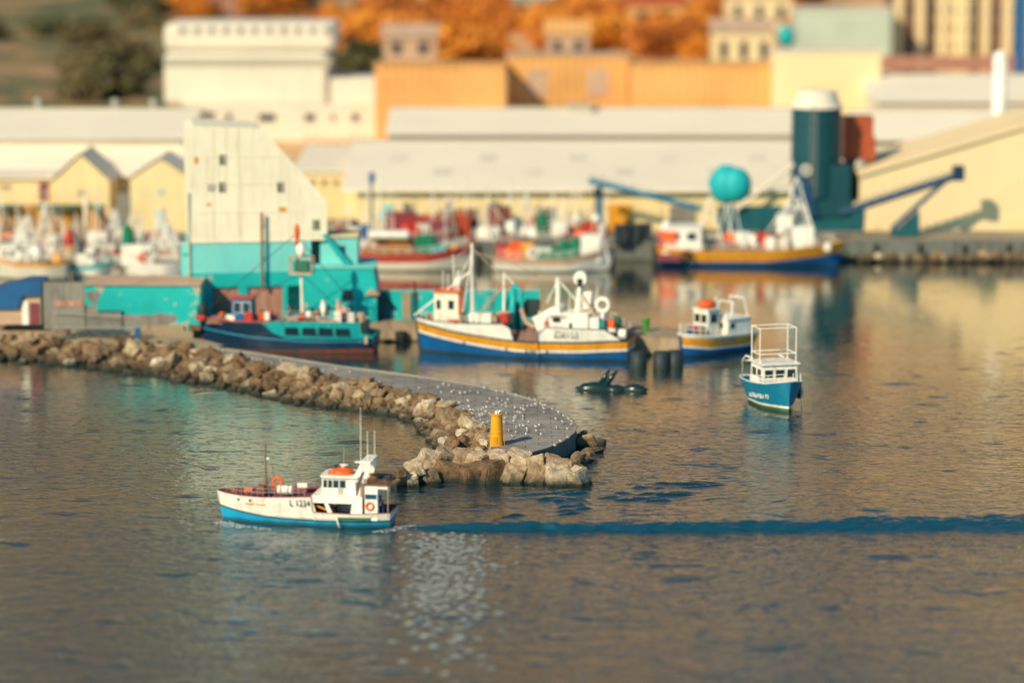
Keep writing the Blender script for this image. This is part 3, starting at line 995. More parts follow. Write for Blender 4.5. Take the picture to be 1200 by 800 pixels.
rs.add(vs, [(i * 9 + j, i * 9 + j + 1, (i + 1) * 9 + j + 1, (i + 1) * 9 + j) for i in range(NT) for j in range(8)])
struct(rs.build('rubble_slope', 'rock', None, True, recalc=False))
cum = [0]
for a, b in zip([(upw[i] + low[i]) / 2 for i in range(len(upw))], [(upw[i] + low[i]) / 2 for i in range(1, len(upw))]):
    cum.append(cum[-1] + (b - a).length)
tot = cum[-1]
def t_of(dist):
    for i in range(len(cum) - 1):
        if dist <= cum[i + 1]:
            return (i + (dist - cum[i]) / (cum[i + 1] - cum[i])) / (len(cum) - 1)
    return 1.0
for row, (v, r0, r1) in enumerate([(0.08, 0.5, 0.85), (0.32, 0.6, 1.05), (0.56, 0.6, 1.1), (0.78, 0.6, 0.95), (0.97, 0.45, 0.85)]):
    d = 0.4 + row * 0.3
    while d < tot - 0.3:
        t = t_of(d)
        r = random.uniform(r0, r1)
        if t > 0.55: r *= 1.02
        p = slope(t, v + random.uniform(-.08, .08))
        p.z += -0.15 + random.uniform(-.15, .12)
        p.x += random.uniform(-.2, .2)
        where = 'near the grey fence' if t < 0.3 else ('below the blue trawler' if t < 0.5 else ('on the curve towards the yellow beacon'))
        rw = ['top course', 'upper course', 'middle course', 'lower course', 'waterline course'][row]
        boulder(p, r, 'brown boulder in the %s of the slope %s' % (rw, where), 'boulders along the breakwater slope', blocky=(random.random() < 0.3))
        d += r * random.uniform(1.25, 1.6)
# beacon head: row of big blocky stones at the water and the heap behind them
head = [(600, 548, 1.1), (626, 549, 1.05), (652, 552, 1.0), (676, 552, 0.95), (575, 548, 1.15), (549, 548, 1.1), (524, 546, 1.1), (500, 550, 0.95), (482, 553, 0.75), (466, 555, 0.6)]
for x, y, r in head:                                # front, standing in the water
    p = G(x, y + 10, 0.35)
    boulder(p, r * 1.02, 'big squarish boulder standing in water before the yellow beacon', 'squarish boulders in front of the yellow beacon', 'pale' if random.random() < .7 else True, (random.uniform(-.35, .35), random.uniform(-.35, .35), random.uniform(-.7, .7)), random.uniform(.95, 1.3))
for x, y, r in [(500, 538, .95), (520, 535, 1.1), (542, 535, 1.0), (560, 537, .95), (585, 538, 1.0), (604, 538, 1.0), (628, 541, .8), (648, 541, .85), (660, 545, .8), (484, 547, .7), (470, 551, .5)]:
    p = G(x, y + 4, 1.0)
    p.z = 1.05
    boulder(p, r * 1.0, 'pale squarish boulder at the foot of the beacon, atop the waterside row', 'pale boulders at the foot of the beacon', 'pale', (random.uniform(-.35, .35), random.uniform(-.35, .35), random.uniform(-.6, .6)))
for k in range(26):
    x = random.uniform(525, 590); y = random.uniform(505, 532)
    p = G(x, y, 0.9)
    p.z = random.uniform(0.4, 0.95)
    boulder(p, random.uniform(.55, .95), 'brown boulder in the heap between the jetty edge and the yellow beacon', 'boulders heaped beside the beacon')
for x, y, r, z in [(688, 520, .9, .25), (697, 528, .7, .1), (684, 534, .9, .2), (676, 541, .8, .2), (690, 541, .6, 0), (702, 520, .5, 0), (682, 512, .7, .3), (678, 551, .6, .1)]:
    p = G(x, y, z)
    boulder(p, r, 'dark wet boulder in the shade off the round end of the jetty', 'dark wet boulders off the jetty end')
hb = MB()                                            # rubble core under the beacon
core = [G(x, y, 0.0) for x, y in [(505, 558), (560, 563), (640, 563), (672, 556), (672, 535), (590, 532), (560, 505), (530, 505), (515, 530), (500, 545)]]
n = len(core)
cx = sum(p.x for p in core) / n; cy = sum(p.y for p in core) / n
vs = [(p.x, p.y, -0.6) for p in core] + [(cx + (p.x - cx) * .8, cy + (p.y - cy) * .8, 0.75) for p in core]
hb.add(vs, [tuple(range(n, 2 * n))] + [(i, (i + 1) % n, (i + 1) % n + n, i + n) for i in range(n)])
struct(hb.build('rubble_core', 'core'))

# yellow beacon ---------------------------------------------
bp = G(582, 529, 0.9)
b = thing('beacon', 'bright yellow tapered navigation beacon standing at the end of the breakwater', 'beacon', bp)
MB().tube([(0, 0, -0.3), (0, 0, 0.35), (0, 0, 0.36)], 0.62, 20).build('plinth', 'concrete', b)
MB().tube([(0, 0, 0.35), (0, 0, 1.4), (0, 0, 2.75)], 0.52, 24, r1=0.41).build('tower', 'bright_yellow', b, smooth=False)
MB().tube([(0, 0, 2.75), (0, 0, 2.86)], 0.46, 24).build('cap', 'yellow', b)
MB().tube([(0, 0, 2.86), (0, 0, 3.1)], 0.13, 12, r1=0.11).build('lantern', 'white', b)
MB().tube([(0.1, 0, 2.85), (0.28, 0, 3.15)], 0.05, 8).build('solar_panel_arm', 'white', b)
ld = MB()
for y in (-.14, .14):
    ld.tube([(.60, y - .1, .35), (.52, y - .1, 2.7)], .02, 5)
for i in range(9):
    ld.tube([(.59 - i * .01, -.24, .5 + i * .26), (.59 - i * .01, .04, .5 + i * .26)], .015, 5)
ld.build('ladder', 'yellow', b)
MB().tube([(0, 0, 1.45), (0, 0, 1.50)], .485, 24).build('flange', 'yellow', b)
MB().box((-.12, -.50, .85), (.3, .06, .7)).build('door', 'yellow', b)

# gulls ---------------------------------------------------
def gull_mesh():
    mb = MB()
    mb.ell((0, 0, 0.20), (0.21, 0.085, 0.085), 10, 6, 0)
    mb.ell((-0.17, 0, 0.31), (0.065, 0.055, 0.06), 8, 6, 0)
    mb.tube([(-0.13, 0, 0.24), (-0.16, 0, 0.30)], 0.05, 6, 0)
    mb.tube([(-0.22, 0, 0.305), (-0.29, 0, 0.29)], 0.016, 5, 2, r1=0.006)
    for s in (-1, 1):
        mb.ell((0.06, s * 0.07, 0.225), (0.20, 0.03, 0.055), 8, 5, 1)
        mb.tube([(0, s * 0.035, 0.0), (0, s * 0.035, 0.14)], 0.01, 4, 2)
    mb.add([(0.16, -.04, .2), (0.16, .04, .2), (0.36, .03, .2), (0.36, -.03, .2)], [(0, 1, 2, 3)], 1)
    o = mb.build('seagull', ['gull_white', 'gull_grey', 'yellow'], None, True)
    return o
g0 = gull_mesh()
GM = g0.data
bpy.data.objects.remove(g0)
def inside(x, y, ply):
    c = False
    for i in range(len(ply)):
        a, b2 = ply[i], ply[i - 1]
        if (a[1] > y) != (b2[1] > y) and x < (b2[0] - a[0]) * (y - a[1]) / (b2[1] - a[1]) + a[0]:
            c = not c
    return c
jp = far_edge + end_edge + near_edge
gulls = 0
gspots = []
tries = 0
while gulls < 100 and tries < 8000:
    tries += 1
    if random.random() < 0.8:
        x = random.gauss(590, 45); y = 485 + random.gauss(0, 15) + (x - 590) * 0.12
    else:
        x = random.uniform(400, 670); y = random.uniform(432, 530)
    if not inside(x, y, jp) or y > 513 and random.random() < .85: continue
    if any(abs(x - a) < 3.0 and abs(y - b_) < 2.2 for a, b_ in gspots): continue
    gspots.append((x, y)); gulls += 1
edge_sp = [(x, y + 1) for x, y in [(620, 468), (634, 473), (648, 480), (655, 484), (661, 488), (667, 492), (671, 497), (640, 476), (628, 470), (604, 463), (590, 460), (651, 523), (658, 518), (666, 513), (622, 531)]]
left_sp = [(287, 420), (297, 422), (302, 424), (306, 423), (262, 413), (319, 427), (330, 424), (345, 428), (380, 436), (395, 434), (352, 433)]
for i, (x, y) in enumerate(gspots + edge_sp + left_sp):
    k = JZ + (0.18 if gspots and i >= len(gspots) and i < len(gspots) + len(edge_sp) else 0.0)
    p = G(x, y, k)
    o = bpy.data.objects.new('seagull', GM)
    C.objects.link(o)
    o.location = p
    o.rotation_euler = (0, 0, random.gauss(0.3, 0.9))
    s_ = random.uniform(0.58, 0.82)
    o.scale = (s_, s_, s_)
    if i < len(gspots):
        tag(o, 'small white gull in the flock standing on the grey concrete of the jetty', 'gull', 'gulls standing on the jetty')
    elif i < len(gspots) + len(edge_sp):
        tag(o, 'small white gull perched on the kerb round the end of the jetty', 'gull', 'gulls on the jetty kerb')
    else:
        tag(o, 'stray white gull on the narrow landward stretch of the jetty', 'gull', 'gulls on the narrow part of the jetty')

# seals ---------------------------------------------------
def seal(px, py, rz, label, L_=2.3, arch=0.2, flip=True, head_up=0.25):
    p = G(px, py, 0)
    root = thing('seal', label, 'seal', (p.x, p.y, 0), rz)
    n = 14
    mb = MB()
    rings = []
    m = 12
    for i in range(n + 1):
        t = i / n
        x = -L_ / 2 + L_ * t
        r = (0.40 + .06 * L_) * math.sin(PI * min(1, t ** 0.7)) ** 0.75 + 0.05
        if t < .12: r = 0.13 + t * .9
        z = arch * math.sin(PI * t) - 0.05 + (head_up * (1 - t / .2) if t < .2 else 0)
        rings.append([(x, r * math.cos(2 * PI * k / m), z + r * .85 * math.sin(2 * PI * k / m)) for k in range(m)])
    vs = [q for rg in rings for q in rg]
    fs = [(i * m + k, i * m + (k + 1) % m, (i + 1) * m + (k + 1) % m, (i + 1) * m + k) for i in range(n) for k in range(m)]
    fs += [tuple(range(m)), tuple(range(n * m, n * m + m))[::-1]]
    mb.add(vs, fs)
    def flipper(a, b2, w, th=0.035):
        a = Vector(a); b2 = Vector(b2)
        d = (b2 - a).normalized()
        s = d.cross(Vector((0, 1, 0))).normalized()
        q = [a - s * w, a + s * w, a.lerp(b2, .6) + s * w * .9, b2 + s * w * .35, b2 - s * w * .2, a.lerp(b2, .6) - s * w * .7]
        v = [(c.x, c.y - th, c.z) for c in q] + [(c.x, c.y + th, c.z) for c in q]
        k = len(q)
        mb.add(v, [tuple(range(k)), tuple(range(k, 2 * k))[::-1]] + [(i, (i + 1) % k, (i + 1) % k + k, i + k) for i in range(k)])
    if flip:
        flipper((L_ * .08, -.2, .3), (L_ * .36, -.2, 1.75), .30)
        flipper((L_ * -.02, .25, .3), (L_ * .20, .35, 1.7), .26)
    flipper((L_ * .42, 0, .0), (L_ * .62, 0, .12), .12)
    mb.build('body', 'seal', root, smooth=True)
    return root
seal(703, 457, R(-4), 'dark seal floating on its side with two flippers raised, at the left of the group', 4.2, 0.22)
seal(724, 458, R(12), 'dark seal with only its rounded back showing beside the raised flippers', 2.0, 0.16, False)
seal(741, 458, R(170), 'dark seal lying low in the water at the right end of the group', 2.6, 0.18, False)

# ================================================================== BOATS
# --- L 1234 -------------------------------------------------
c0 = G(356.5, 616, 0)
fb = thing('fishing_boat', 'white fishing boat numbered L 1234 with cyan bottom under way in open water', 'fishing boat', (c0.x, c0.y + 1.3, 0), R(-9))
U = 0.0583
def X(px): return (px - 357.5) * U
sheer = [(0, 2.05), (.10, 1.98), (.3, 1.98), (.565, 2.1), (.572, 1.07), (.8, 1.0), (1, 1.12)]
boot = [(0, 1.02), (.12, .78), (.3, .52), (.5, .42), (.8, .42), (1, .5)]
bl = [(s, z + .07) for s, z in boot]
pt = make_hull(fb, 12.3, 3.5, [[(0, -.1), (1, -.1)], boot, bl, sheer], ['cyan', 'cyan', 'dark', 'white'], 'maroon', 'antifoul', draft=0.8, tw=0.86, rake=0.55, bul=[(0, .34), (.565, .3), (.572, .55), (1, .55)], cap=0.03, full=.36)
strake(fb, pt, [(0, 1.06), (.12, .83), (.3, .57), (.5, .47), (.8, .47), (1, .55)], 'dark', 0.045)
strake(fb, pt, [(s, z + .26) for s, z in boot], 'white', 0.03, .35, .72)
# closed working shelter amidships: sides with two openings
for side, nm in ((-1, 'near'), (1, 'far')):
    y = side * 1.66
    sh = MB()
    y0, y1 = y - .03, y + .03
    zt, zb, zo = 2.14, 1.0, 1.72
    sh.prism([(X(372), zo), (X(431), zo - .03), (X(431), zt + .02), (X(372), zt)], y0, y1)
    sh.prism([(X(386), zo + .01), (X(390.5), zo + .01), (X(396), zb), (X(391), zb)], y0 + .002, y1 - .002)
    sh.prism([(X(417), zb), (X(431), zb), (X(431), zo), (X(419), zo)], y0 + .003, y1 - .003)
    sh.prism([(X(371), zb), (X(377), zb), (X(373), zo + .01), (X(371), zo + .01)], y0 + .004, y1 - .004)
    sh.build('shelter_side', 'white', fb)
MB().box((X(401), 0, 2.16), (X(431) - X(371), 3.32, .06)).build('shelter_deck', 'white', fb)
MB().box((X(424), 0, 1.4), (.08, 3.2, 1.3)).build('bulkhead', 'white', fb)
wh = cabin(fb, (X(402), -.1, 2.19), (2.35, 2.3, 1.18), 'white', None,
      [('f', .05, .16, .42, .86), ('f', .19, .31, .42, .86), ('f', .34, .50, .42, .86), ('f', .53, .70, .42, .86), ('l', .05, .3, .45, .86), ('l', .37, .63, .45, .86), ('l', .7, .95, .45, .86)], 'wheelhouse')
MB().slab([(X(379.5), -1.0), (X(382), -1.42), (X(425), -1.42), (X(425), 1.2), (X(382), 1.2), (X(379.5), .8)], 3.37, 3.50).build('wheelhouse_roof', 'white', fb, bevel=0.03)
MB().box((X(404), -1.27, 2.45), (.35, .04, .4)).build('door_panel', 'fshade', fb)
lr = MB().ell((X(403), -.3, 3.52), (.85, .75, .42), 16, 8)
lr.build('liferaft', 'orange', fb, smooth=True)
MB().box((X(392), -.6, 3.62), (.55, .5, .22)).build('hatch_cover', 'orange', fb, bevel=.05)
MB().tube([(X(404), -.3, 3.85), (X(404), -.3, 4.1)], .10, 10).ell((X(405), -.3, 4.08), (.32, .18, .07)).build('radar', 'white', fb, smooth=True)
MB().tube([(X(396), -.5, 3.5), (X(396), -.5, 4.0)], .035, 6).ell((X(396), -.5, 4.02), (.09, .09, .12)).build('searchlight', 'dark', fb)
for y in (-1.15, .95):
    MB().prism([(X(417), 3.1), (X(424), 3.1), (X(434), 4.42), (X(428), 4.42)], y - .09, y + .09).build('arch_leg', 'white', fb, bevel=.02)
    MB().prism([(X(424.5), 2.2), (X(430), 2.2), (X(441), 4.3), (X(436), 4.42)], y - .17, y - .02).build('arch_strut', 'white', fb, bevel=.02)
MB().box((X(434), -.1, 4.48), (.75, 2.5, .16)).build('arch_top', 'white', fb, bevel=.03)
MB().ell((X(424), -.9, 4.42), (.28, .1, .07)).tube([(X(428), -.9, 4.3), (X(424), -.9, 4.42)], .03, 6).build('horn', 'white', fb)
for px, zt, y in ((426, 8.1, -.6), (432.5, 6.45, -.2), (439.5, 6.4, .2), (441, 5.0, -1.0)):
    MB().tube([(X(px), y, 4.4), (X(px), y, zt)], .03, 6, r1=.016).build('antenna', 'white', fb)
MB().tube([(X(402), .5, 3.5), (X(402), .5, 5.1)], .022, 5).build('antenna', 'steel', fb)
MB().tube([(X(429.5), -1.5, 1.0), (X(429.5), -1.5, 3.15)], .055, 8).build('exhaust', 'brown', fb)
MB().tube([(X(432.5), -1.5, 1.0), (X(432.5), -1.5, 3.1)], .055, 8).build('exhaust', 'rust', fb)
cabin(fb, (X(440.5), -.6, .55), (.95, 1.8, 2.4), 'white', None, [('f', .1, .92, .62, .76)], 'aft_cabin', 'blue_glass', taper=1.0)
ring = MB().torus((X(439.5), -1.56, 1.55), .24, .065, 'y', 20, 8)
ring.build('lifebuoy', 'orange', fb, smooth=True)
MB().box((X(445.5), -.1, 3.02), (X(461) - X(430), 3.0, .08)).build('awning', 'brown', fb)
MB().box((X(454), -1.45, 2.85), (X(461) - X(448), .05, .24)).build('awning_valance', 'white', fb)
for px, y in ((460.5, -1.45), (460.5, 1.3)):
    MB().tube([(X(px), y, .9), (X(px), y, 3.0)], .035, 6).build('awning_post', 'steel', fb)
rr = [(X(px), -1.45, 3.06) for px in (432, 441, 450, 459)] + [(X(461), 0, 3.06), (X(461), 1.35, 3.06)]
railing(fb, rr, .32, 'rust', .025)
MB().box((X(450), .3, 3.25), (1.0, .9, .3)).build('gear_box', 'dark', fb, bevel=.04)
MB().box((X(436), .9, 3.2), (.5, .5, .35)).build('gear_box', 'brown', fb, bevel=.04)
# foredeck
MB().tube([(X(311), 0, 1.9), (X(311), 0, 5.35)], .06, 8, r1=.04).box((X(311), 0, 5.3), (.9, .04, .04)).build('foremast', 'brown', fb)
MB().tube([(X(309), 0, 1.9), (X(310.5), 0, 3.1)], .04, 6).tube([(X(314), 0, 1.9), (X(312), 0, 3.1)], .04, 6).build('mast_strut', 'brown', fb)
MB().ell((X(314), -.05, 4.3), (.13, .1, .09)).build('masthead_light', 'white', fb)
MB().torus((X(326), -.3, 2.75), .3, .11, 'y').build('orange_buoy_ring', 'orange', fb, smooth=True)
MB().tube([(X(321), -.3, 1.9), (X(321), -.3, 3.8)], .025, 6).build('flag_pole', 'rust', fb)
MB().tube([(X(327), -.5, 2.28), (X(344), -.5, 2.28)], .3, 14).build('raft_canister', 'white', fb)
for px in (331, 340):
    MB().torus((X(px), -.5, 2.28), .3, .025, 'x').build('canister_strap', 'dark', fb)
MB().box((X(292), -.35, 2.15), (.6, .6, .32)).build('crate', 'orange', fb, bevel=.04)
MB().tube([(X(272), 0, 1.9), (X(272), 0, 2.35)], .09, 8).box((X(272), 0, 2.3), (.5, .1, .1)).build('bollard', 'pinkroof', fb)
MB().box((X(302), -.1, 2.07), (1.3, 1.9, .16)).build('hatch', 'maroon', fb, bevel=.03)
MB().box((X(306), -.1, 2.3), (.5, .5, .35)).build('windlass', 'rust', fb, bevel=.05)
MB().box((X(352), .7, 2.4), (.7, .4, .3)).build('fish_box', 'white', fb, bevel=.03)
for sd in (-1, 1):
    ps = []
    for i in range(15):
        s = .05 + i * .034
        q = pt(s, lerp(sheer, s), sd, .12)
        ps.append(q)
    railing(fb, ps, .55, 'steel', .016)
for px in (283, 298):
    s = (X(px) + 6.1) / 12.2
    q = pt(s, 1.68, -1, -.01)
    MB().ell((q[0], q[1], q[2]), (.09, .05, .09)).build('porthole', 'dark', fb)
def on_side(px, z, off=-.03):
    s = (X(px) + 6.1) / 12.2
    a = pt(s - .02, z, -1, off); b_ = pt(s + .02, z, -1, off)
    q = pt(s, z, -1, off)
    return q, math.atan2(b_[1] - a[1], b_[0] - a[0])
q, an = on_side(357.5, 1.62, -.04)
text('registration_number', 'L 1234', .62, 'letter', fb, q, (R(90), 0, an), .84)
for px, w in ((293, .25), (299, .4), (307, .22), (313, .4)):
    q, an = on_side(px, 1.42, -.02)
    MB().box((0, 0, 0), (w, .02, .09)).build('name_lettering', 'yellow', fb, at=q).rotation_euler = (0, 0, an)
q, an = on_side(421, .66, -.03)
MB().box((0, 0, 0), (2.2, .06, .2)).build('side_vent', 'awning', fb, at=q).rotation_euler = (0, 0, an)
MB().tube([(X(401), -1.8, .75), (X(405), -2.0, .1)], .05, 6).build('discharge_pipe', 'white', fb)
MB().tube([(X(372), -1.2, 1.5), (X(388), -1.3, 1.15)], .07, 6).build('gaff', 'yellow', fb)
MB().box((X(400), .4, 1.0), (1.6, 1.2, .5)).build('sorting_table', 'steel', fb, bevel=.03)
MB().box((X(392), -.9, .85), (.4, .4, .5)).build('fish_box', 'yellow', fb, bevel=.03)
MB().ell((X(398), .9, 1.15), (.5, .4, .5), 12, 8, 0, .08).build('net_hauler', 'dark', fb)
Mx = Matrix.Translation(fb.location) @ Matrix.Rotation(R(-9), 4, 'Z')
person('person in dark blue oilskins standing at the stern of the L 1234 boat', Mx @ Vector((X(452), -.9, .5)), R(-60), 'oilskin', 'oilskin')
person('person in a pale top working inside the side opening of the L 1234 boat', Mx @ Vector((X(394.5), -.6, .45)), R(20), 'pale_cloth', 'oilskin', lean=.3, h=1.55)
foam_patch(249, 611.5, 292, 617.5, 2.4, 1, 40)
foam_patch(282, 616.5, 318, 620, .9, 2)
foam_patch(436, 623, 468, 620, 1.3, 3)
foam_patch(462, 617.5, 496, 617, 2.0, 4, 40)
foam_patch(464, 613, 480, 610, 1.0, 5)

# --- ZSE153 ------------------------------------------------
cz = G(613, 421, 0)
az = R(-15)
zb_ = thing('trawler', 'white, yellow and blue trawler marked ZSE153 lying beyond the seals', 'trawler', (cz.x, cz.y + 2.6, 0), az)
UZ = .0792
zb_.scale = (1.02, 1, 1.05)
def Z(px): return (px - 613) * UZ
zs_ = [(0, 3.0), (.06, 2.95), (.2, 2.9), (.44, 3.05), (.475, 2.7), (.492, 1.62), (.600, 1.6), (.606, 2.3), (.64, 2.9), (.90, 2.85), (.97, 2.0), (1, 2.0)]
yt = [(0, 2.6), (.2, 2.05), (.45, 1.55), (.6, 1.5), (.8, 1.6), (1, 1.85)]
yb = [(s, z - .68) for s, z in yt]
wb = [(s, z - .93) for s, z in yt]
ptz = make_hull(zb_, 20, 5.5, [[(0, .12), (1, .12)], wb, yb, yt, [(s, z + .12) for s, z in yt], zs_], ['blue', 'blue', 'white', 'yellow', 'navy', 'white'], 'deck', 'navy', draft=1.2, tw=.7, rake=.7, bul=[(0, .5), (.47, .7), (.49, .3), (.6, .3), (.61, .9), (1, .9)], cap=.05)
strake(zb_, ptz, [(s, z + .05) for s, z in yt], 'navy', .07)
strake(zb_, ptz, [(s, z - .02) for s, z in wb], 'navy', .05)
MB().prism([(Z(486), 3.0), (Z(490.5), 3.05), (Z(494), -.5), (Z(491), -.5)], -.09, .09).build('stem_post', 'navy', zb_)
MB().tube([(Z(487), 0, 3.0), (Z(485.5), 0, 6.2)], .07, 6).build('jackstaff', 'dark', zb_)
cabin(zb_, (Z(528), -.2, 2.5), (2.3, 2.6, 2.9), 'cream', 'orange', [('f', .58, .82, .5, .78), ('f', .1, .28, .5, .78), ('l', .1, .4, .5, .78), ('l', .6, .9, .5, .78), ('r', .2, .4, .5, .78)], 'wheelhouse')
MB().box((Z(543.5), -1.1, 3.9), (.14, .5, 2.8)).build('orange_door_frame', 'orange', zb_)
MB().box((Z(538), -1.55, 2.9), (1.0, .15, .55)).build('orange_locker', 'orange', zb_, bevel=.03)
MB().tube([(Z(533), 0, 5.4), (Z(531), 0, 8.6)], .08, 8, r1=.04).build('signal_mast', 'white', zb_)
MB().tube([(Z(537), 0, 5.5), (Z(537), 0, 7.2)], .10, 8).ell((Z(537), 0, 6.2), (.3, .3, .45)).build('radar_post', 'white', zb_)
MB().tube([(Z(553), 0, 2.5), (Z(553.5), 0, 9.6)], .2, 10, r1=.13).build('main_mast', 'white', zb_)
for dx, dy in ((-8, -1.5), (7, -1.6), (7, 1.6), (-8, 1.5)):
    MB().tube([(Z(553), 0, 8.3), (Z(553 + dx), dy, 2.7)], .055, 6).build('mast_stay', 'white', zb_)
MB().tube([(Z(552), 0, 7.2), (Z(485), 0, 3.1)], .085, 8).build('bow_boom', 'white', zb_)
MB().tube([(Z(552), .1, 8.6), (Z(532), .1, 5.6)], .04, 6).build('mast_stay', 'white', zb_)
MB().tube([(Z(590), .3, 2.2), (Z(590), .3, 7.1)], .16, 8, r1=.12).build('derrick_post', 'white', zb_)
MB().tube([(Z(590), .3, 6.0), (Z(568), -.3, 3.8)], .11, 8).build('derrick_boom', 'pinkroof', zb_)
MB().tube([(Z(590), .3, 7.0), (Z(614), .3, 5.2)], .07, 8).build('derrick_boom', 'white', zb_)
for pxa, w, m in ((560, 1.0, 'white'), (575, 1.1, 'white'), (585, .9, 'brown')):
    MB().box((Z(pxa), -.7, 3.25), (w, 1.3, .8)).build('deck_locker', m, zb_, bevel=.04)
MB().box((Z(593), -.5, 3.3), (1.3, 1.5, .95)).build('deck_locker', 'pinkroof', zb_, bevel=.04)
MB().box((Z(575), -1.3, 3.25), (.5, .06, .3)).build('locker_panel', 'red', zb_)
# net crane amidships
MB().tube([(Z(600), .2, 1.4), (Z(601), .2, 6.0)], .38, 10, r1=.24).tube([(Z(601), .2, 6.0), (Z(611), -.1, 5.6), (Z(613), -.2, 2.5)], .25, 10, r1=.15).build('net_crane', 'teal_clean', zb_, smooth=True)
MB().tube([(Z(596), .8, 5.5), (Z(588), .7, 3.0)], .16, 8).build('crane_arm', 'teal_clean', zb_)
MB().box((Z(621), 1.0, 4.0), (1.3, .9, 1.5), .2).build('crane_winch', 'dark', zb_, bevel=.08)
MB().box((Z(604), 1.4, 3.3), (1.0, .9, 2.2)).build('crane_base', 'teal_dark', zb_, bevel=.08)
MB().heap((Z(627), -.6, 1.3), (2.2, 3.4, 1.5), seed=2).build('net_pile', 'net_b', zb_, smooth=True)
MB().tube([(Z(614), -1.0, 4.2), (Z(620), -1.0, 3.0), (Z(630), -1.0, 2.6)], .2, 8).build('net_chute', 'pinkroof', zb_)
# aft deckhouse and gallows
MB().prism([(Z(634), 2.4), (Z(660), 2.4), (Z(660), 4.55), (Z(652), 4.5), (Z(628), 3.5), (Z(630), 3.2)], -1.5, 1.5).build('shelter_roof', 'white', zb_, bevel=.04)
cabin(zb_, (Z(672), -.4, 2.1), (3.6, 3.3, 1.95), 'white', None, [('f', .1, .3, .6, .85), ('f', .52, .6, .05, .6)], 'aft_house')
cabin(zb_, (Z(690), -.3, 2.1), (2.6, 3.0, 1.6), 'white', None, [('f', .2, .45, .5, .8)], 'aft_house')
MB().tube([(Z(653), .2, 3.5), (Z(653), .2, 6.9)], .22, 8).build('gallows_post', 'white', zb_)
MB().tube([(Z(653), .2, 6.7), (Z(674), .2, 4.9)], .07, 6).tube([(Z(653), .2, 6.7), (Z(640), .2, 4.6)], .05, 6).build('gallows_stay', 'white', zb_)
pb_ = MB().tube([(Z(680), -.35, 6.9), (Z(680), .35, 6.9)], .62, 16).tube([(Z(677), 0, 6.0), (Z(682), 0, 5.9)], .35, 8)
pb_.build('power_block', 'white', zb_, bevel=.03)
MB().tube([(Z(680), -.4, 6.2), (Z(680), -.4, 6.9)], .25, 8).build('block_shackle', 'dark', zb_)
for y in (-1.1, 1.1):
    MB().tube([(Z(680), y * .4, 6.2), (Z(678), y, 2.9)], .2, 8).build('aframe_leg', 'white', zb_)
    MB().tube([(Z(682), y * .4, 5.6), (Z(707), y, 2.9)], .11, 8).build('aframe_leg', 'pinkroof', zb_)
MB().torus((Z(707), -.5, 4.7), .55, .2, 'y').tube([(Z(707), -.5, 2.8), (Z(707), -.5, 4.2)], .15, 8).build('net_drum', 'white', zb_, smooth=True)
MB().box((Z(686), .2, 5.0), (.8, 1.0, 1.5), shear=.2).build('gallows_box', 'white', zb_, bevel=.08)
MB().ell((Z(721), 0, 3.2), (.55, .5, .5), 10, 8, 0, .1).build('float_bundle', 'awning', zb_)
MB().tube([(Z(727), -.9, 2.3), (Z(735), -.9, 2.3)], .45, 12).build('liferaft_canister', 'white', zb_)
MB().tube([(Z(716), -1.2, 2.7), (Z(724), -1.2, 2.7)], .3, 12).build('liferaft_canister', 'white', zb_)
MB().box((Z(701), -.4, 3.1), (.8, .5, .4)).build('crate', 'orange', zb_, bevel=.03)
rng = random.Random(4)
for a, b_ in (((553, 9.3), (590, 6.9)), ((553, 9.0), (653, 6.8)), ((590, 7.0), (653, 6.9)), ((653, 6.9), (680, 7.0)), ((553, 9.4), (533, 8.3)), ((680, 6.8), (733, 2.3)), ((590, 6.6), (560, 3.2)), ((553, 7.6), (575, 3.6)), ((653, 6.0), (628, 3.4))):
    MB().tube([(Z(a[0]), rng.uniform(-.5, .5), a[1]), (Z(b_[0]), rng.uniform(-.9, .9), b_[1])], .03, 5).build('rigging_line', 'pinkroof', zb_)
for i in range(16):
    px = rng.uniform(505, 600) if i % 2 else rng.uniform(640, 725)
    q_ = rng.uniform(.2, .45)
    m_ = rng.choice(['white', 'orange', 'net_b', 'steel', 'teal_clean', 'red', 'brown', 'dark', 'white'])
    MB().box((Z(px), rng.uniform(-1.6, -.9), (3.0 if i % 2 else 2.9) + q_), (q_ * 1.6, q_ * 1.2, q_ * 2), rng.uniform(-.5, .5)).build('deck_gear', m_, zb_, bevel=.03)
for px, zt_ in ((520, 7.2), (526, 6.9), (668, 5.4), (674, 6.0), (692, 5.2), (700, 6.2)):
    MB().tube([(Z(px), -.3, 3.4), (Z(px), -.3, zt_)], .035, 5).build('antenna', 'white', zb_)
def on_z(px, z, off=-.04):
    s = (Z(px) + 10) / 20
    a = ptz(s - .02, z, -1, off); b_ = ptz(s + .02, z, -1, off)
    return ptz(s, z, -1, off), math.atan2(b_[1] - a[1], b_[0] - a[0])
q, an = on_z(671, 2.32, -.05)
text('registration_number', 'ZSE153', .88, 'letter_g', zb_, q, (R(90), 0, an), .82)
for px in (650, 654, 659, 664, 668):
    MB().torus((Z(px), -2.12 + .02, 3.75), .16, .025, 'y', 10, 5).build('name_lettering', 'letter_g', zb_)
for px in (549, 600, 625, 630, 634, 648):
    q, an = on_z(px, lerp(wb, (Z(px) + 10) / 20) + .15, -.03)
    MB().box((0, 0, 0), (.14, .08, .35)).build('scupper', 'dark', zb_, at=q).rotation_euler = (0, 0, an)
q, an = on_z(499, 2.1, -.01)
MB().ell(q, (.1, .06, .1)).build('porthole', 'dark', zb_)
ps = [ptz(.02 + i * .035, lerp(zs_, .02 + i * .035), -1, .1) for i in range(12)]
railing(zb_, ps, .6, 'white', .025)
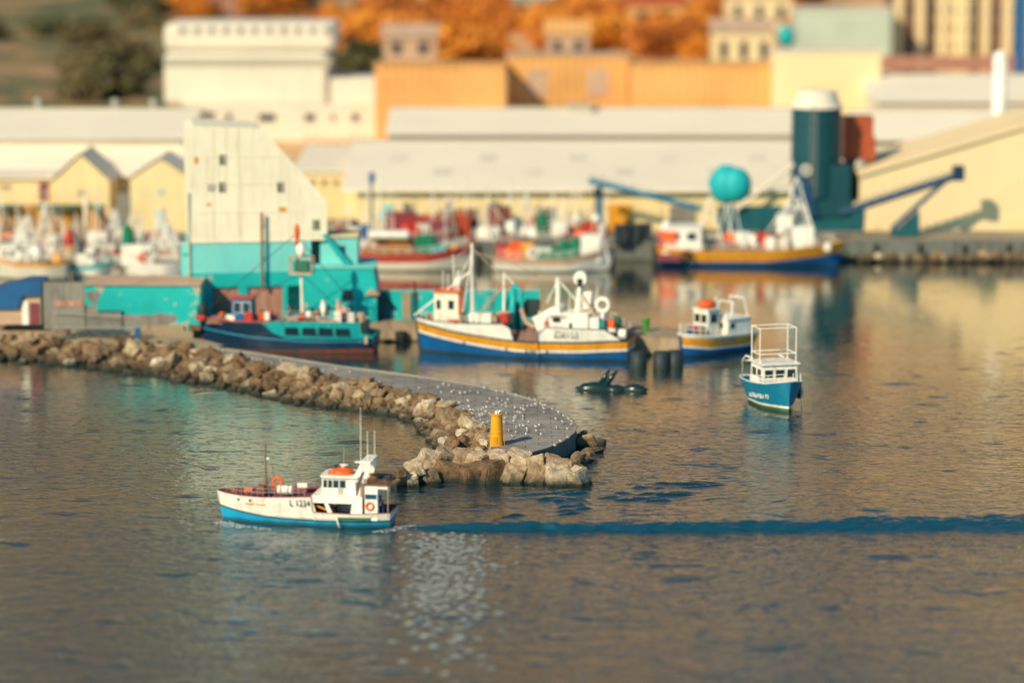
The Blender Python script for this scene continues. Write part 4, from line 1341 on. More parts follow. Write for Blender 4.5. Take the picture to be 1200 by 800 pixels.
ps = [ptz(.62 + i * .035, lerp(zs_, .62 + i * .035), 1, .1) for i in range(11)]
railing(zb_, ps, .8, 'white', .03)
MB().tube([ptz(.607, 1.7, -1, .05), (ptz(.607, 1.7, -1, .05)[0], ptz(.607, 1.7, -1, .05)[1], 4.3)], .06, 6).build('stanchion', 'white', zb_)
person('person in a red jacket standing by the deckhouse door of the trawler marked ZSE153', Matrix.Translation(zb_.location) @ Matrix.Rotation(az, 4, 'Z') @ Vector((Z(648), -1.7, 2.0)), R(-30), 'red', 'oilskin')

# --- navy/teal trawler at the pier --------------------------
ct = G(334, 414.5, 0)
at_ = R(-9)
tr = thing('trawler', 'navy and teal trawler with red waterline moored against the teal tower block', 'trawler', (ct.x, ct.y + 2.4, 0), at_)
UT = .0785
tr.scale = (1.06, 1, 1.26)
def T(px): return (px - 338) * UT
ts = [(0, 2.5), (.08, 2.3), (.25, 2.25), (.45, 2.3), (.93, 2.35), (.935, 1.5), (1, 1.4)]
tl = [(0, 1.5), (.3, 1.05), (.6, .8), (1, .85)]
upper = [(0, 2.44), (.40, 2.2), (.45, 1.5), (.52, 1.12), (.93, 1.12), (1, 1.2)]
ptt = make_hull(tr, 16.0, 4.8, [[(0, .12), (.4, .18), (1, .38)], tl, [(s, z + .16) for s, z in tl], upper, ts], ['antifoul', 'navy', 'bluegreen', 'navy', 'teal_clean'], 'deck', 'teal_clean', draft=1.2, tw=.75, rake=.9, bul=[(0, .4), (.43, .4), (.45, .1), (.93, .1), (.94, .3), (1, .3)])
strake(tr, ptt, [(s, z + .08) for s, z in tl], 'bluegreen', .07)
MB().tube([ptt(0, 2.55, -1), ptt(0, 0.4, -1)], .06, 6).build('stem_bar', 'red', tr)
MB().tube([ptt(i * .04, lerp(ts, i * .04) + .02, -1) for i in range(12)], .055, 6).build('red_rail', 'red', tr)
for px in (350, 369.5, 388, 407):
    s = (T(px) + 8) / 16
    q = ptt(s, 1.78, -1, -.01); q2 = ptt(s + .01, 1.78, -1, -.01)
    w = MB().box((0, 0, 0), (1.15, .05, .72)).build('window', 'glass', tr, at=q)
    w.rotation_euler = (0, 0, math.atan2(q2[1] - q[1], q2[0] - q[0]))
    MB().box((0, .012, 0), (1.27, .04, .84)).build('frame', 'teal_dark', w)
cabin(tr, (T(291), -.5, 2.0), (1.9, 1.6, 1.85), 'tarp', 'red', [('f', .12, .45, .45, .85), ('f', .55, .88, .45, .85), ('r', .2, .8, .45, .85)], 'wheelhouse')
MB().box((T(299), -1.2, 2.5), (.7, .6, .8)).build('red_locker', 'red', tr, bevel=.05)
MB().heap((T(265), -.5, 2.0), (2.2, 2.4, .6), seed=5).build('rope_heap', 'net_b', tr, smooth=True)
MB().ell((T(243), -.3, 2.7), (.5, .5, .75), 10, 8).build('anchor_winch', 'dark', tr)
MB().box((T(243), -1.0, 2.35), (.8, .5, .35)).build('crate', 'red', tr, bevel=.03)
MB().box((T(278), -.9, 2.35), (.8, .8, .5)).build('fish_bin', 'white', tr, bevel=.03)
MB().box((T(312), -.8, 2.6), (.35, .4, .9)).build('cabinet', 'teal_dark', tr, bevel=.03)
MB().box((T(323), -.9, 2.6), (.3, .3, .9)).build('gas_bottle', 'red', tr, bevel=.08)
MB().tube([(T(356), 0, 2.3), (T(355), 0, 5.8)], .15, 8, r1=.11).build('mast', 'white', tr)
tb = MB().tube([(T(343), -.5, 5.7), (T(368), -.5, 5.7)], .06, 6).tube([(T(343), -.5, 6.9), (T(368), -.5, 6.9)], .06, 6)
for px in (343, 368):
    tb.tube([(T(px), -.5, 5.7), (T(px), -.5, 6.9)], .06, 6).tube([(T(px), .6, 5.7), (T(px), .6, 6.9)], .06, 6)
tb.tube([(T(343), .6, 6.9), (T(368), .6, 6.9)], .06, 6).box((T(355.5), 0, 5.66), (T(368) - T(343), 1.2, .08))
tb.build('crows_nest', 'pinkroof', tr)
MB().box((T(356), .05, 6.2), (1.3, .8, .75)).build('nest_box', 'awning', tr, bevel=.05)
MB().tube([(T(351), 0, 6.6), (T(351), 0, 8.9)], .1, 8).build('upper_mast', 'dark', tr)
MB().ell((T(351), -.1, 8.7), (.26, .26, .62), 12, 8).build('orange_float', 'orange', tr, smooth=True)
MB().ell((T(355), -.1, 7.4), (.42, .36, .55), 10, 8, 0, .08).build('lamp_cluster', 'white', tr)
MB().ell((T(351), -.1, 7.9), (.22, .2, .2)).build('red_light', 'red', tr)
MB().tube([(T(356), -.9, 2.55), (T(362), -.9, 2.55)], .32, 12).build('winch_drum', 'red', tr)
MB().ell((T(366), -.9, 2.75), (.3, .3, .3)).build('float', 'white', tr)
MB().box((T(349), -1, 2.45), (1.0, .7, .25)).build('hatch', 'pinkroof', tr, bevel=.03)
for px, h_, m in ((374, .8, 'steel'), (381, 1.5, 'white'), (387, 1.2, 'dark'), (398, 1.6, 'pinkroof'), (404, 1.3, 'steel')):
    MB().tube([(T(px), -.6, 2.3), (T(px), -.6, 2.3 + h_)], .13, 8).box((T(px), -.6, 2.3 + h_ * .6), (.4, .3, h_ * .4)).build('deck_gear', m, tr, bevel=.02)
MB().box((T(389), -1.2, 2.38), (1.7, .9, .18)).build('deck_grating', 'pinkroof', tr)
MB().tube([(T(424), -.7, 2.3), (T(424), -.7, 2.95)], .35, 12).build('barrel', 'pinkroof', tr)
MB().box((T(433), -2.0, 1.1), (.25, .3, .5)).build('stern_fender', 'pinkroof', tr)
rng = random.Random(9)
for i in range(14):
    px = rng.uniform(255, 425)
    q_ = rng.uniform(.18, .42)
    m_ = rng.choice(['white', 'orange', 'net_b', 'steel', 'teal_clean', 'red', 'brown', 'dark', 'pinkroof'])
    MB().box((T(px), rng.uniform(-1.5, -.4), 2.3 + q_), (q_ * 1.5, q_ * 1.2, q_ * 2), rng.uniform(-.5, .5)).build('deck_gear', m_, tr, bevel=.03)
for a, b_ in (((351, 8.6), (243, 2.6)), ((351, 8.4), (428, 2.5)), ((356, 5.6), (300, 4.0)), ((356, 5.6), (410, 2.5))):
    MB().tube([(T(a[0]), 0, a[1]), (T(b_[0]), -.3, b_[1])], .03, 5).build('rigging_line', 'dark', tr)
ps = [ptt(.50 + i * .045, 2.36, -1, .12) for i in range(10)]
railing(tr, ps, .75, 'steel', .02)
person('person in a pale top on the aft deck of the navy and teal trawler', Matrix.Translation(tr.location) @ Matrix.Rotation(at_, 4, 'Z') @ Vector((T(412), -.9, 2.68)), R(30), 'pale_cloth', 'oilskin')
person('person in dark clothes beside the mast of the navy and teal trawler', Matrix.Translation(tr.location) @ Matrix.Rotation(at_, 4, 'Z') @ Vector((T(345), -.9, 2.68)), R(-40), 'oilskin', 'oilskin')

# --- small yellow striped boat -------------------------------
cs = G(838, 417, 0)
sb_ = thing('fishing_boat', 'small white and blue boat with a yellow stripe at the pier end', 'fishing boat', (cs.x, cs.y + 2.0, 0), R(42))
shs = [(0, 2.15), (.3, 1.85), (1, 1.7)]
yt2 = [(s, z - .25) for s, z in shs]
pts_ = make_hull(sb_, 8.8, 3.6, [[(s, z - 1.22) for s, z in shs], [(s, z - 1.02) for s, z in shs], yt2, shs], ['blue', 'white', 'yellow', 'white'], 'deck', 'white', draft=.8, tw=.85, rake=.4, cap=.09, full=.34)
MB().tube([pts_(0, 2.0, -1, -.05), pts_(0, .2, -1, -.05)], .12, 8).build('stem_post', 'tarp', sb_)
cabin(sb_, (1.9, 0, 1.5), (3.2, 2.9, 1.6), 'white', 'white', [('f', .1, .3, .5, .8), ('l', .2, .45, .5, .8)], 'aft_cabin', over=.05)
cabin(sb_, (-.8, .2, 1.5), (1.5, 1.9, 2.6), 'white', 'white', [('l', .1, .45, .55, .85), ('l', .55, .9, .55, .85), ('f', .2, .8, .55, .85)], 'wheelhouse')
MB().ell((-.8, .2, 4.55), (.95, .8, .42), 14, 8).build('liferaft', 'orange', sb_, smooth=True)
MB().ell((-2.1, -.5, 2.2), (.5, .5, .6), 10, 7, 0, .1).build('net_bundle', 'net_b', sb_)
MB().box((-1.8, .8, 2.2), (.7, .6, .9)).build('red_crate', 'red', sb_, bevel=.04)
MB().box((-2.9, .1, 2.2), (.5, .5, .7)).build('blue_crate', 'tarp', sb_, bevel=.04)
railing(sb_, [pts_(.02 + i * .06, lerp(shs, .02 + i * .06), -1, .1) for i in range(7)], .9, 'white', .035)
railing(sb_, [pts_(.02 + i * .06, lerp(shs, .02 + i * .06), 1, .1) for i in range(7)], .9, 'white', .035)
fr = MB()
for y in (-.9, .9):
    fr.tube([(3.6, y, 2.8), (3.0, y, 4.9)], .07, 6).tube([(1.2, y, 3.1), (1.6, y, 4.6)], .07, 6)
fr.tube([(3.0, -.9, 4.9), (3.0, .9, 4.9)], .07, 6).tube([(1.6, -.9, 4.6), (1.6, .9, 4.6)], .07, 6)
fr.build('gantry', 'white', sb_)
MB().tube([(.2, 0, 3.0), (.2, 0, 5.2)], .07, 6).build('mast', 'white', sb_)
MB().ell((.9, -.6, 3.4), (.4, .3, .35), 9, 6, 0, .12).build('float', 'white', sb_)
MB().ell((.9, .6, 3.4), (.4, .3, .45), 9, 6, 0, .12).build('net_roll', 'maroon', sb_)
q = pts_(.5, 1.33, -1, -.02)
MB().box((0, 0, 0), (2.0, .04, .22)).build('name_board', 'grey', sb_, at=q)

# --- blue boat moored alone -----------------------------------
cb = G(908, 479, 0)
bb = thing('motor_boat', 'worn blue boat with white wheelhouse and tall frame anchored alone in open water', 'boat', (cb.x, cb.y + 1.6, 0), R(105))
bb.scale = (1.12, 1.12, 1.12)
shb = [(0, 2.35), (.2, 2.05), (.6, 1.8), (1, 1.75)]
ptb = make_hull(bb, 7.2, 3.5, [[(0, .32), (1, .22)], [(0, .48), (1, .36)], shb], ['lgreen', 'white', 'bluegreen'], 'deck', 'letter_w', draft=.7, tw=.8, rake=.45, bul=[(0, .5), (1, .5)], cap=.05, full=.40)
cabin(bb, (-.1, 0, 1.3), (2.6, 2.8, 1.95), 'white', 'white', [('l', .08, .3, .52, .82), ('l', .38, .62, .52, .82), ('l', .7, .92, .52, .82), ('b', .1, .4, .52, .82), ('b', .5, .85, .52, .82), ('f', .1, .4, .52, .82)], 'wheelhouse')
fr = MB()
for x in (-.9, .9):
    for y in (-1.4, 1.4):
        fr.tube([(x, y, 3.2), (x, y, 5.9)], .045, 6)
for z in (4.0, 5.9):
    fr.tube([(-.9, -1.4, z), (.9, -1.4, z), (.9, 1.4, z), (-.9, 1.4, z), (-.9, -1.4, z)], .045, 6)
fr.build('gantry', 'white', bb)
MB().tube([(3.2, -1.3, 1.6), (3.25, -1.3, 2.9), (2.6, -1.25, 3.4), (1.2, -1.2, 3.4)], .06, 6).tube([(3.2, 1.3, 1.6), (3.25, 1.3, 2.9), (2.6, 1.25, 3.4), (1.2, 1.2, 3.4)], .06, 6).tube([(3.25, -1.3, 2.9), (3.25, 1.3, 2.9)], .06, 6).build('stern_hoop', 'white', bb, smooth=True)
MB().box((-1.9, 0, 1.65), (.9, 1.2, .4)).build('hatch', 'pinkroof', bb, bevel=.05)
MB().box((2.2, 0, 1.6), (1.0, 1.8, .7)).build('engine_box', 'white', bb, bevel=.05)
railing(bb, [ptb(.03 + i * .07, lerp(shb, .03 + i * .07), -1, .1) for i in range(6)], .55, 'white', .025)
railing(bb, [ptb(.03 + i * .07, lerp(shb, .03 + i * .07), 1, .1) for i in range(6)], .55, 'white', .025)
for s in (.42, .6):
    q = ptb(s, 1.1, -1, -.22)
    tyre_part(bb, q, .4, .17, 'y')
    q = ptb(s, 1.1, 1, -.22)
q = ptb(.22, 1.8, -1, -.03)
MB().tube([q, (q[0], q[1], .02)], .035, 5).build('mooring_rope', 'white', bb)
for i, ch in enumerate((.16, .23, .28, .36, .44, .50)):
    q = ptb(ch + .05, 1.05 - .04 * i, 1, -.02)
    q2 = ptb(ch + .07, 1.05, 1, -.02)
    an = math.atan2(q2[1] - q[1], q2[0] - q[0])
    w = MB()
    w.box((0, 0, 0), (.08, .04, .34)).box((.13, .003, .1 - .2 * (i % 2)), (.28, .04, .08)).box((.24, -.003, 0), (.07, .04, .26))
    w.build('name_lettering', 'letter_w', bb, at=q).rotation_euler = (0, 0, an)

# --- generic background boats ---------------------------------
def far_boat(px0, px1, wl, label, hullm, bandm, house, gear, nm='fishing_boat', bow='right', h=2.2, beam=4.4, bandh=.4, skew=4, cat='fishing boat', cabpos=.7, mast=6.0, bowh=1.5, cabh=2.2):
    p = G((px0 + px1) / 2, wl, 0)
    k = 3600 / p.y / 1.012
    L_ = (px1 - px0) / k
    rz = R(180 - skew) if bow == 'right' else R(-skew)
    root = thing(nm, label, cat, (p.x, p.y + beam / 2, 0), rz, None)
    sh = [(0, h * bowh), (.15, h * (1 + (bowh - 1) * .55)), (.4, h), (.8, h * .95), (1, h * 1.1)]
    l1 = [(s, z - bandh) for s, z in sh]
    l2 = [(s, z - .12) for s, z in sh]
    pf_ = make_hull(root, L_, beam, [[(0, .1), (1, .1)], l1, l2, sh], [hullm, hullm, bandm, 'white'], 'deck', bandm, draft=.9, tw=.7, rake=1.0, cap=.08, N=20)
    def PX(f): return -L_ / 2 + f * L_
    cabin(root, (PX(cabpos), 0, h * .75), (L_ * .2, beam * .55, cabh), house, house, [('f', .15, .4, .5, .8), ('f', .6, .85, .5, .8), ('b', .15, .4, .5, .8), ('b', .6, .85, .5, .8), ('l', .2, .8, .5, .8)], 'wheelhouse')
    if mast:
        MB().tube([(PX(cabpos - .13), 0, h * .7), (PX(cabpos - .13), 0, h + mast)], .12, 6, r1=.07).build('mast', 'white', root)
        MB().tube([(PX(cabpos - .13), 0, h + mast * .8), (PX(.12), 0, h * 1.4)], .05, 5).tube([(PX(cabpos - .13), 0, h + mast * .8), (PX(.96), 0, h * 1.2)], .05, 5).build('stay', 'white', root)
    for i, (f, w, hh, m, kd) in enumerate(gear):
        mb = MB()
        if kd == 'heap':
            mb.heap((PX(f), 0, h * .75), (w, beam * .75, hh), seed=i + px0)
            mb.build('net_pile', m, root, smooth=True)
        elif kd == 'box':
            mb.box((PX(f), 0, h * .75 + hh / 2), (w, beam * .5, hh)).build('deck_locker', m, root, bevel=.05)
        elif kd == 'ball':
            mb.ell((PX(f), 0, h * .75 + hh * .5), (w / 2, w / 2, hh * .5), 12, 8, 0, .10).build('float_bundle', m, root, smooth=True)
        elif kd == 'post':
            mb.tube([(PX(f), 0, h * .7), (PX(f), 0, h + hh)], w / 2, 6).build('post', m, root)
        elif kd == 'frame':
            for y in (-1.2, 1.2):
                mb.tube([(PX(f) - w / 2, y, h * .7), (PX(f), y * .3, h + hh)], .09, 6).tube([(PX(f) + w / 2, y, h * .7), (PX(f), y * .3, h + hh)], .09, 6)
                for q_ in (.3, .6):
                    mb.tube([(PX(f) - w / 2 * (1 - q_), y * (1 - .7 * q_), h * .7 + (hh + h * .3) * q_), (PX(f) + w / 2 * (1 - q_), y * (1 - .7 * q_), h * .7 + (hh + h * .3) * q_)], .06, 5)
            mb.build('lattice_frame', m, root)
    rnd = random.Random(px0 * 7 + wl)
    for i in range(9):
        f = rnd.uniform(.1, .92); y = rnd.uniform(-.6, .1) * beam * .5
        m = rnd.choice(['white', 'white', 'fwall', 'red', 'net_b', 'orange', 'teal_clean', 'dark', 'steel', 'yellow', 'tarp'])
        q = rnd.uniform(.3, .8)
        b_ = MB()
        if rnd.random() < .5: b_.box((PX(f), y, h * .75 + q * .9), (q * 1.3, q, q * 1.8), rnd.uniform(-.4, .4))
        else: b_.tube([(PX(f), y, h * .7), (PX(f), y, h * .75 + q * 2.2)], q * .4, 8)
        b_.build('deck_gear', m, root, bevel=.03)
    for i in range(4):
        f = rnd.uniform(.15, .9)
        MB().tube([(PX(f), 0, h * .8), (PX(f) + rnd.uniform(-.6, .6), 0, h + rnd.uniform(2.5, 6))], .05, 5, r1=.025).build('antenna', 'white', root)
    railing(root, [pf_(.05 + i * .1, lerp(sh, .05 + i * .1), sdd, .15) for sdd in (1,) for i in range(10)], .8, 'white', .03)
    railing(root, [pf_(.05 + i * .1, lerp(sh, .05 + i * .1), -1, .15) for i in range(10)], .8, 'white', .03)
    return root, PX, h

A1, fx, fh = far_boat(418, 556, 319, 'red and white boat with a heap of orange nets behind the teal wall', 'fwall', 'red', 'white',
    [(.72, 6.6, 2.5, 'net_o', 'heap'), (.42, 2.2, 2.4, 'net_g', 'box'), (.3, 1.8, 1.3, 'teal_clean', 'box'), (.5, 1.4, .9, 'red', 'box'), (.9, .15, 9.5, 'white', 'post'), (.25, .12, 5.5, 'white', 'post'), (.55, .3, 2.2, 'net_b', 'post')], h=1.9, bandh=.85, cabpos=.93, mast=3, bowh=1.55, cabh=1.6)
MB().box((fx(.72), .8, 4.0), (4.6, 1.8, .8)).build('white_tender', 'white', A1, bevel=.3)
far_boat(578, 722, 320, 'white boat with green nets and a red amidships patch near the quay', 'white', 'pinkroof', 'white',
    [(.48, 4.8, 1.7, 'net_g', 'heap'), (.42, 1.4, 2.3, 'net_g', 'ball'), (.33, 1.4, 2.6, 'net_g', 'ball'), (.2, 2.2, 2.9, 'white', 'box'), (.83, 2.2, 2.2, 'orange', 'heap'), (.9, 2.0, 1.7, 'red', 'box'), (.72, 1.5, 2.0, 'yellow', 'box'), (.56, 2.0, 1.7, 'awning', 'box'), (.12, 2.0, 3.0, 'white', 'frame')], h=1.5, bandh=.7, cabpos=.62, mast=0, bowh=1.9, cabh=1.5)
mp_ = W(697, 303, 330)
rm = thing('signal_mast', 'red lattice signal mast with a round white lamp beside the white boat with green nets', 'mast', (G(697, 300, 0).x, G(697, 308, 0).y, 0))
MB().tube([(0, 0, 0), (0, 0, 4.6)], .3, 8, r1=.2).build('mast_pole', 'redoxide', rm)
MB().ell((0, -.2, 5.0), (.45, .3, .45)).build('lamp', 'white', rm, smooth=True)
b3, fx, fh = far_boat(772, 992, 314, 'large blue and yellow trawler with turquoise float bundle aloft at the far quay', 'blue', 'yellow', 'white',
    [(.25, 3.5, 3.0, 'white', 'box'), (.32, 1.8, 4.2, 'white', 'box'), (.62, 3.5, 1.7, 'net_b', 'heap'), (.50, 2.6, 1.7, 'net_b', 'heap'), (.42, 2.0, 2.2, 'red', 'box'), (.26, 5.5, 8.0, 'white', 'frame'), (.72, 3.6, 5.8, 'white', 'frame'), (.9, 3.0, 1.5, 'white', 'heap'), (.95, 1.6, 3.5, 'white', 'ball'), (.78, 1.6, 2.8, 'tarp', 'ball')], h=1.9, beam=6, bandh=1.25, cabpos=.86, mast=0, bowh=1.45, cabh=2.9)
MB().ell((fx(.635), -.2, 9.0), (1.9, 1.8, 2.2), 16, 10, 0, .05).ell((fx(.585), .3, 9.0), (1.8, 1.5, 2.0), 14, 10).build('turquoise_float_bundle', 'net_t', b3, smooth=True)
for dx, dy in ((-1.6, -1), (1.6, -1), (0, 1.4)):
    MB().tube([(fx(.61) + dx, dy, 1.5), (fx(.61), 0, 8.6)], .1, 6).build('bundle_post', 'white', b3)
rng = random.Random(12)
for i in range(26):
    f_ = rng.uniform(.08, .96); q_ = rng.uniform(.4, 1.0)
    MB().box((fx(f_), rng.uniform(-1, 2.2), 1.9 + q_), (q_ * 1.6, q_ * 1.2, q_ * 2), rng.uniform(-.5, .5)).build('deck_gear', rng.choice(['white', 'white', 'fwall', 'net_b', 'steel', 'orange', 'dark', 'red', 'net_o', 'tarp']), b3, bevel=.04)
for i in range(10):
    f_ = rng.uniform(.1, .5)
    MB().tube([(fx(f_), rng.uniform(-.5, .5), 2), (fx(.27) + rng.uniform(-.8, .8), 0, rng.uniform(7, 11))], .06, 5).build('rigging_line', 'white', b3)
MB().box((fx(.935), 0.0, 1.0), (2.6, 6.02, .7)).build('purple_patch', 'maroon', b3)
tyre_part(b3, (fx(.84), 3.1, 1.2), .5, .18)

LB = 'boats crowded at the left quay'
far_boat(-20, 78, 329, 'long white boat with yellow rail and blue stern among the moored boats', 'fwall', 'yellow', 'white', [(.3, 3, 1.6, 'white', 'box'), (.6, 2, 2.2, 'white', 'ball'), (.45, 3, 4.5, 'white', 'frame')], h=1.9, bow='left', cabpos=.3, mast=4)
far_boat(82, 134, 326, 'short white boat with turquoise rail directly over the grey fence', 'white', 'net_t', 'white', [(.7, 1.5, 1.4, 'white', 'box')], h=1.3, bow='right', cabpos=.55, mast=3, beam=3)
far_boat(139, 212, 327, 'white boat with black fenders next to the cream tower', 'white', 'white', 'white', [(.2, 2.2, 2.3, 'white', 'box'), (.75, 3.5, 3.4, 'white', 'frame'), (.12, 1.4, 4.4, 'net_g', 'ball'), (.12, 1.6, 3.0, 'red', 'ball')], h=1.7, bow='left', cabpos=.45, mast=5, beam=4)
far_boat(8, 66, 309, 'small boat with cyan stripe in the back row', 'fwall', 'cyan', 'white', [(.7, 1.5, 1.6, 'red', 'box'), (.4, 2.6, 4.0, 'white', 'frame')], h=1.4, bow='left', cabpos=.3, mast=5, beam=3.4)
far_boat(60, 118, 306, 'small boat with red stripe and white cabin in the back row', 'white', 'red', 'fwall', [(.7, 2.0, 1.6, 'orange', 'heap'), (.5, 2.4, 3.5, 'steel', 'frame')], h=1.3, bow='right', cabpos=.65, mast=4, beam=3.2)
far_boat(122, 176, 305, 'navy hulled boat with white frames in the back row', 'navy', 'white', 'white', [(.6, 3.0, 3.8, 'white', 'frame'), (.25, 1.5, 2.0, 'white', 'ball')], h=1.4, bow='left', cabpos=.35, mast=4, beam=3.4)
far_boat(168, 214, 303, 'dark boat with red crates half behind the cream tower', 'navy', 'navy', 'fwall', [(.3, 2.0, 1.8, 'red', 'box'), (.7, 2.0, 1.2, 'net_b', 'heap')], h=1.4, bow='left', cabpos=.6, mast=3, beam=3.2)
far_boat(380, 440, 306, 'boat with red tarpaulins rising behind the teal block', 'white', 'red', 'white', [(.35, 3.6, 2.2, 'red', 'heap'), (.8, 1.5, 2.6, 'tarp', 'ball'), (.6, 1.4, 3.0, 'dark', 'ball')], h=2.0, bow='left', cabpos=.6, mast=5, beam=3.4)
far_boat(462, 540, 303, 'red boat lying behind the orange net heap', 'red', 'red', 'fwall', [(.4, 3.5, 2.6, 'maroon', 'box'), (.75, 2.5, 2.8, 'red', 'heap'), (.2, 3.0, 4.2, 'steel', 'frame')], h=2.1, bow='right', cabpos=.55, mast=6, beam=4)
far_boat(548, 612, 306, 'dark hulled boat between the two red and white boats', 'navy', 'red', 'white', [(.3, 1.8, 2.4, 'white', 'ball'), (.7, 2.6, 2.2, 'net_b', 'heap'), (.8, 1.6, 3.2, 'white', 'ball')], h=1.8, bow='left', cabpos=.5, mast=6, beam=3.8)
far_boat(600, 672, 301, 'white boat with a green roof behind the green nets', 'white', 'red', 'awning', [(.25, 2.2, 2.4, 'white', 'box'), (.75, 2.8, 2.4, 'white', 'heap'), (.5, 1.8, 3.4, 'net_g', 'ball')], h=1.9, bow='right', cabpos=.45, mast=6, beam=4)
far_boat(655, 716, 300, 'boat with red and orange gear nearest the dark quay corner', 'fwall', 'orange', 'white', [(.35, 2.4, 2.4, 'red', 'box'), (.7, 2.8, 2.1, 'orange', 'heap')], h=1.8, bow='right', cabpos=.2, mast=5, beam=4)

far_boat(-30, 22, 303, 'low white boat with an orange heap at the very left edge', 'white', 'yellow', 'white', [(.3, 2.4, 1.8, 'orange', 'heap'), (.7, 2.4, 4.2, 'white', 'frame')], h=1.5, bow='right', cabpos=.55, mast=6, beam=3.4)
far_boat(96, 150, 312, 'white boat with a red hull band just left of the black fendered one', 'white', 'red', 'white', [(.3, 2.0, 2.4, 'white', 'box'), (.7, 2.8, 4.6, 'white', 'frame'), (.5, 1.2, 3.0, 'maroon', 'ball')], h=1.7, bow='left', cabpos=.45, mast=7, beam=3.4)
far_boat(30, 92, 315, 'pale boat with a tall white lattice frame behind the long white boat', 'fwall', 'white', 'white', [(.35, 2.8, 5.2, 'white', 'frame'), (.7, 2.0, 2.0, 'net_b', 'heap'), (.8, 1.4, 3.0, 'red', 'ball')], h=1.7, bow='left', cabpos=.5, mast=7, beam=3.4)
far_boat(170, 216, 313, 'white boat with lattice frame tucked against the tower side', 'white', 'orange', 'white', [(.4, 2.8, 4.8, 'white', 'frame'), (.7, 1.6, 2.2, 'white', 'ball')], h=1.7, bow='left', cabpos=.5, mast=5, beam=3.4)
far_boat(425, 500, 300, 'orange hulled boat in the rear row above the orange nets', 'redoxide', 'white', 'white', [(.3, 2.8, 4.0, 'white', 'frame'), (.6, 2.8, 2.6, 'red', 'heap'), (.8, 1.5, 3.2, 'white', 'ball')], h=2.0, bow='left', cabpos=.4, mast=8, beam=3.4)
far_boat(505, 575, 299, 'white boat with maroon gear in the rear row beside the brown cabin box', 'white', 'maroon', 'white', [(.3, 2.8, 2.8, 'maroon', 'heap'), (.7, 2.6, 4.6, 'white', 'frame'), (.5, 1.6, 3.4, 'orange', 'ball')], h=2.0, bow='right', cabpos=.55, mast=8, beam=3.4)
far_boat(575, 640, 299, 'blue hulled boat in the rear row under the grey shed door', 'tarp', 'white', 'white', [(.3, 2.4, 2.8, 'white', 'box'), (.65, 2.6, 5.0, 'white', 'frame'), (.8, 1.6, 3.0, 'red', 'ball')], h=2.0, bow='left', cabpos=.5, mast=7, beam=3.4)
far_boat(640, 705, 297, 'red hulled boat with white frame in the rear row at the right', 'red', 'white', 'white', [(.3, 2.6, 2.6, 'net_g', 'heap'), (.65, 2.6, 4.4, 'white', 'frame'), (.45, 1.4, 3.0, 'white', 'ball')], h=1.9, bow='right', cabpos=.55, mast=7, beam=3.4)

# ================================================================== PIER BUILDINGS
TY = G(300, 377, pierz).y
def wx(px, Y=TY): return W(px, 300, Y).x
def wz(py, Y=TY): return W(600, py, Y).z
tw_ = thing('tower_building', 'tall cream and aqua tower with sloping right shoulder on the pier', 'building', (wx(290), TY + 4.5, pierz), R(9))
lx, lz = wx(290), pierz
def tp(px, py): return (wx(px) - lx, wz(py) - lz)
D0, D1 = -4.5, 4.5
MB().prism([tp(216, 283), tp(375, 283), tp(375, 237), tp(345, 202), tp(300, 151), tp(222, 147), tp(214, 151)], D0, D1).build('upper_wall', 'cream', tw_)
MB().prism([tp(215, 319), tp(356, 319), tp(356, 283), tp(215, 283)], D0 + .02, D1 - .02).build('aqua_band', 'aqua', tw_)
MB().prism([tp(214.5, 336), tp(356, 336), tp(356, 319), tp(214.5, 319)], D0, D1 - .02).build('teal_band', 'teal', tw_)
gb = MB()
for a, b_ in ((213, 240), (270, 281), (322, 328), (346, 356)):
    gb.prism([tp(a, 379), tp(b_, 379), tp(b_, 336), tp(a, 336)], D0 + .03, D0 + .6)
gb.prism([tp(213, 379), tp(356, 379), tp(356, 336), tp(213, 336)], D0 + 1.4, D1)
gb.build('ground_wall', 'teal', tw_)
MB().prism([tp(241, 378), tp(271, 378), tp(271, 337), tp(241, 337)], D0 + .25, D0 + .35).build('door', 'salmon', tw_)
MB().prism([tp(281, 378), tp(322, 378), tp(322, 337), tp(281, 337)], D0 + .25, D0 + .35).build('door', 'salmon', tw_)
MB().box((tp(268, 0)[0], D0 - .03, tp(0, 283)[1]), (wx(375) - wx(215), .12, .12)).build('string_course', 'fwall', tw_)
for px, py in ((254, 187), (253, 219), (321, 220), (362, 265)):
    x, z = tp(px, py)
    w = MB().box((x, D0 - .0, z), (.55, .08, .85)).build('window', 'glass', tw_)
    MB().box((x, D0 + .01, z), (.72, .1, 1.02)).box((x, D0 - .01, z), (.06, .1, .85), mi=0).build('frame', 'fshade', w)
MB().box((tp(240, 0)[0], D0 - .02, tp(0, 219)[1]), (.7, .1, .7)).build('louvre', 'fshade', tw_)
MB().box((tp(215, 0)[0] - .6, D0 + 1.2, tp(0, 260)[1]), (1.1, .2, 18)).build('downpipe_recess', 'aqua', tw_) if False else None
for px, py, w, h_ in ((323, 246, .85, .5), (237, 239, .5, .3), (223, 187, .4, .8)):
    x, z = tp(px, py)
    MB().ell((x, D0 - .0, z), (w / 2, .03, h_ / 2), 10, 6, 0, .2).build('rust_stain', 'yellow', tw_)
x, z = tp(323, 225)
MB().tube([(tp(298, 0)[0], D0 - .5, tp(0, 336)[1]), (tp(298, 0)[0], D0 - .5, tp(0, 249)[1])], .13, 8).build('flue_pipe', 'rust', tw_)
for py in (262, 300, 325):
    MB().box((tp(298, 0)[0], D0 - .25, tp(0, py)[1]), (.1, .5, .08)).build('bracket', 'rust', tw_)
MB().box((tp(209.5, 0)[0], D0 + 2.6, tp(0, 330)[1] - 1.6), (.6, 2.5, 10)).build('side_annex', 'aqua', tw_)
